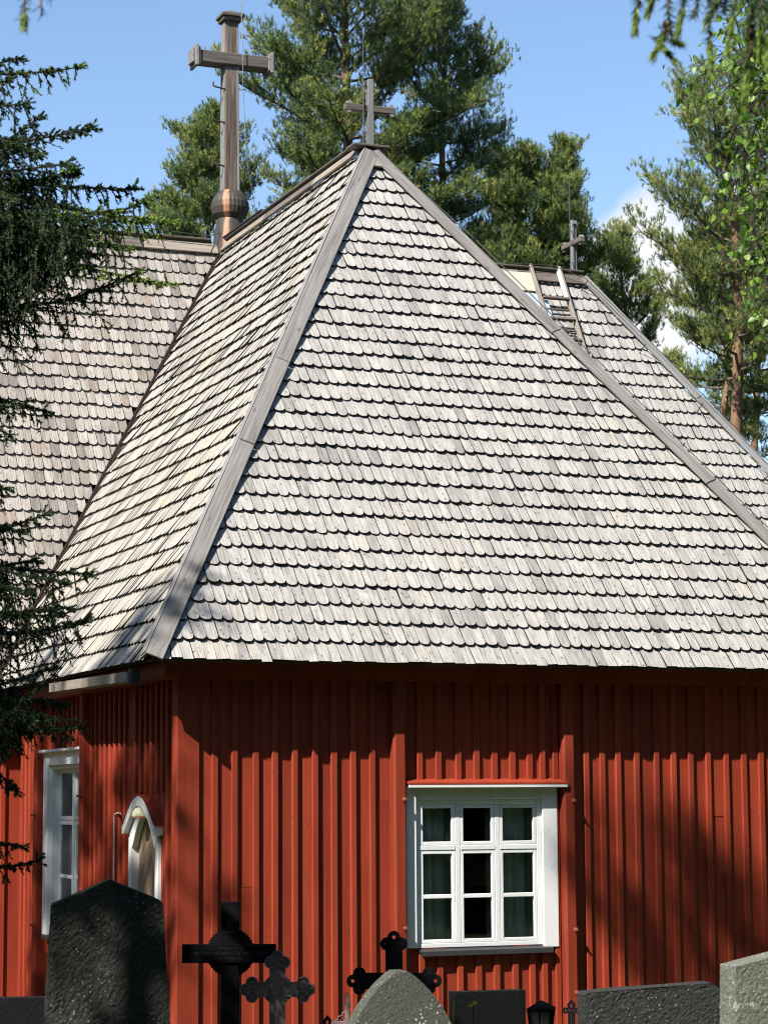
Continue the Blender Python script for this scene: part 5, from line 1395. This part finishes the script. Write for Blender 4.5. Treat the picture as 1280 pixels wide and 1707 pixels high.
# lantern on a post
def lantern():
    d = 16.0; p, M = upright(899, d, 0.25); h = H(1666, d, 899)
    t = thing('grave_lantern', tuple(p), 'black four-sided grave lantern with a pyramid roof', 'lantern')
    R = 0.093
    sq = lambda r, y: [M @ Vector((r*math.cos(a), y, r*math.sin(a))) for a in (math.pi/4, 3*math.pi/4, 5*math.pi/4, 7*math.pi/4)]
    def frust(name, r0, y0, r1, y1, mat):
        b = MB(); b.add(sq(r0, y0)+sq(r1, y1), [(0, 1, 2, 3), (7, 6, 5, 4)]+[(i, 4+i, 4+(i+1) % 4, (i+1) % 4) for i in range(4)]); return b.build(name, mat, t)
    frust('roof', R*1.30, h-0.05, 0.008, h, MT['iron_black']); frust('eave', R*1.30, h-0.062, R*1.30, h-0.0501, MT['iron_black'])
    frust('glass', R*0.78, h-0.26, R*1.10, h-0.0625, MT['lampglass']); frust('base', R*0.95, h-0.29, R*0.95, h-0.2605, MT['iron_black'])
    b0, b1 = sq(R*0.82, h-0.26), sq(R*1.16, h-0.0625)
    for i in range(4):
        b = MB(); b.tube([tuple(b0[i]), tuple(b1[i])], 0.008, 5); b.build('corner_bar', MT['iron_black'], t)
        m0, m1 = (b0[i]+b0[(i+1) % 4])/2, (b1[i]+b1[(i+1) % 4])/2
        b = MB(); b.tube([tuple(m0), tuple(m1)], 0.005, 5); b.build('glazing_bar', MT['iron_black'], t)
    frust('post', 0.03, -0.05, 0.03, h-0.2905, MT['iron_black'])
lantern()

# grass round the graves and along the wall; one yellow flower
def grass():
    rng = np.random.default_rng(8); lv = Leaves()
    n = 9000
    pts = []
    for k in range(n):
        d = rng.uniform(9, 21.5); px = rng.uniform(-60, 1340); p = place(px, d); pts.append(p)
    P = np.array(pts); D = unit(np.stack([rng.normal(0, 0.25, n), rng.normal(0, 0.25, n), np.ones(n)], 1))
    lv.needles(P, D, np.full(n, 0.02), 5, 0.24, 0.008, 0.35, np.clip(rng.normal(0.5, 0.2, n), 0, 1), rng)
    for (px, d, hh, m) in ((930, 17.2, 0.62, 60), (985, 18.5, 0.55, 40), (918, 17.5, 0.66, 40), (742, 16.4, 0.85, 25), (960, 17.6, 0.55, 40), (990, 17.0, 0.5, 30)):
        p = place(px, d); Q = p+rng.normal(0, 0.05, (m, 3))*np.array([1, 1, 0]); E = unit(np.stack([rng.normal(0, 0.12, m), rng.normal(0, 0.12, m), np.ones(m)], 1))
        lv.needles(Q, E, np.full(m, 0.05), 1, hh, 0.007, 0.12, np.clip(rng.normal(0.7, 0.2, m), 0, 1), rng)
    o = lv.build('grass', MT['grass'], None); tag(o, 'unmown grass among the graves', None, None, 'stuff')
grass()
def flower():
    d = 16.0; p, M = upright(786, d, 0); h = H(1672, d, 786)
    t = thing('flower', tuple(p), 'single yellow flower in front of the low black gravestone', 'flower')
    b = MB(); b.tube([tuple(M @ Vector(q)) for q in ((0, 0, 0), (0.01, h*0.5, 0.01), (0, h, 0))], 0.003, 5); b.build('stem', MT['grass'], t)
    for (x, y) in ((-0.014, -0.005), (0.012, 0.012)):
        b = MB()
        for k in range(9):
            a = 2*math.pi*k/9; b.add([M @ Vector((x, h+y, 0.0)), M @ Vector((x+0.016*math.cos(a-0.3), h+y+0.012*math.sin(a-0.3), 0.006)), M @ Vector((x+0.02*math.cos(a), h+y+0.016*math.sin(a), 0.004)), M @ Vector((x+0.016*math.cos(a+0.3), h+y+0.012*math.sin(a+0.3), 0.006))], [(0, 1, 2, 3)])
        b.build('blossom', MT['yellow'], t)
flower()
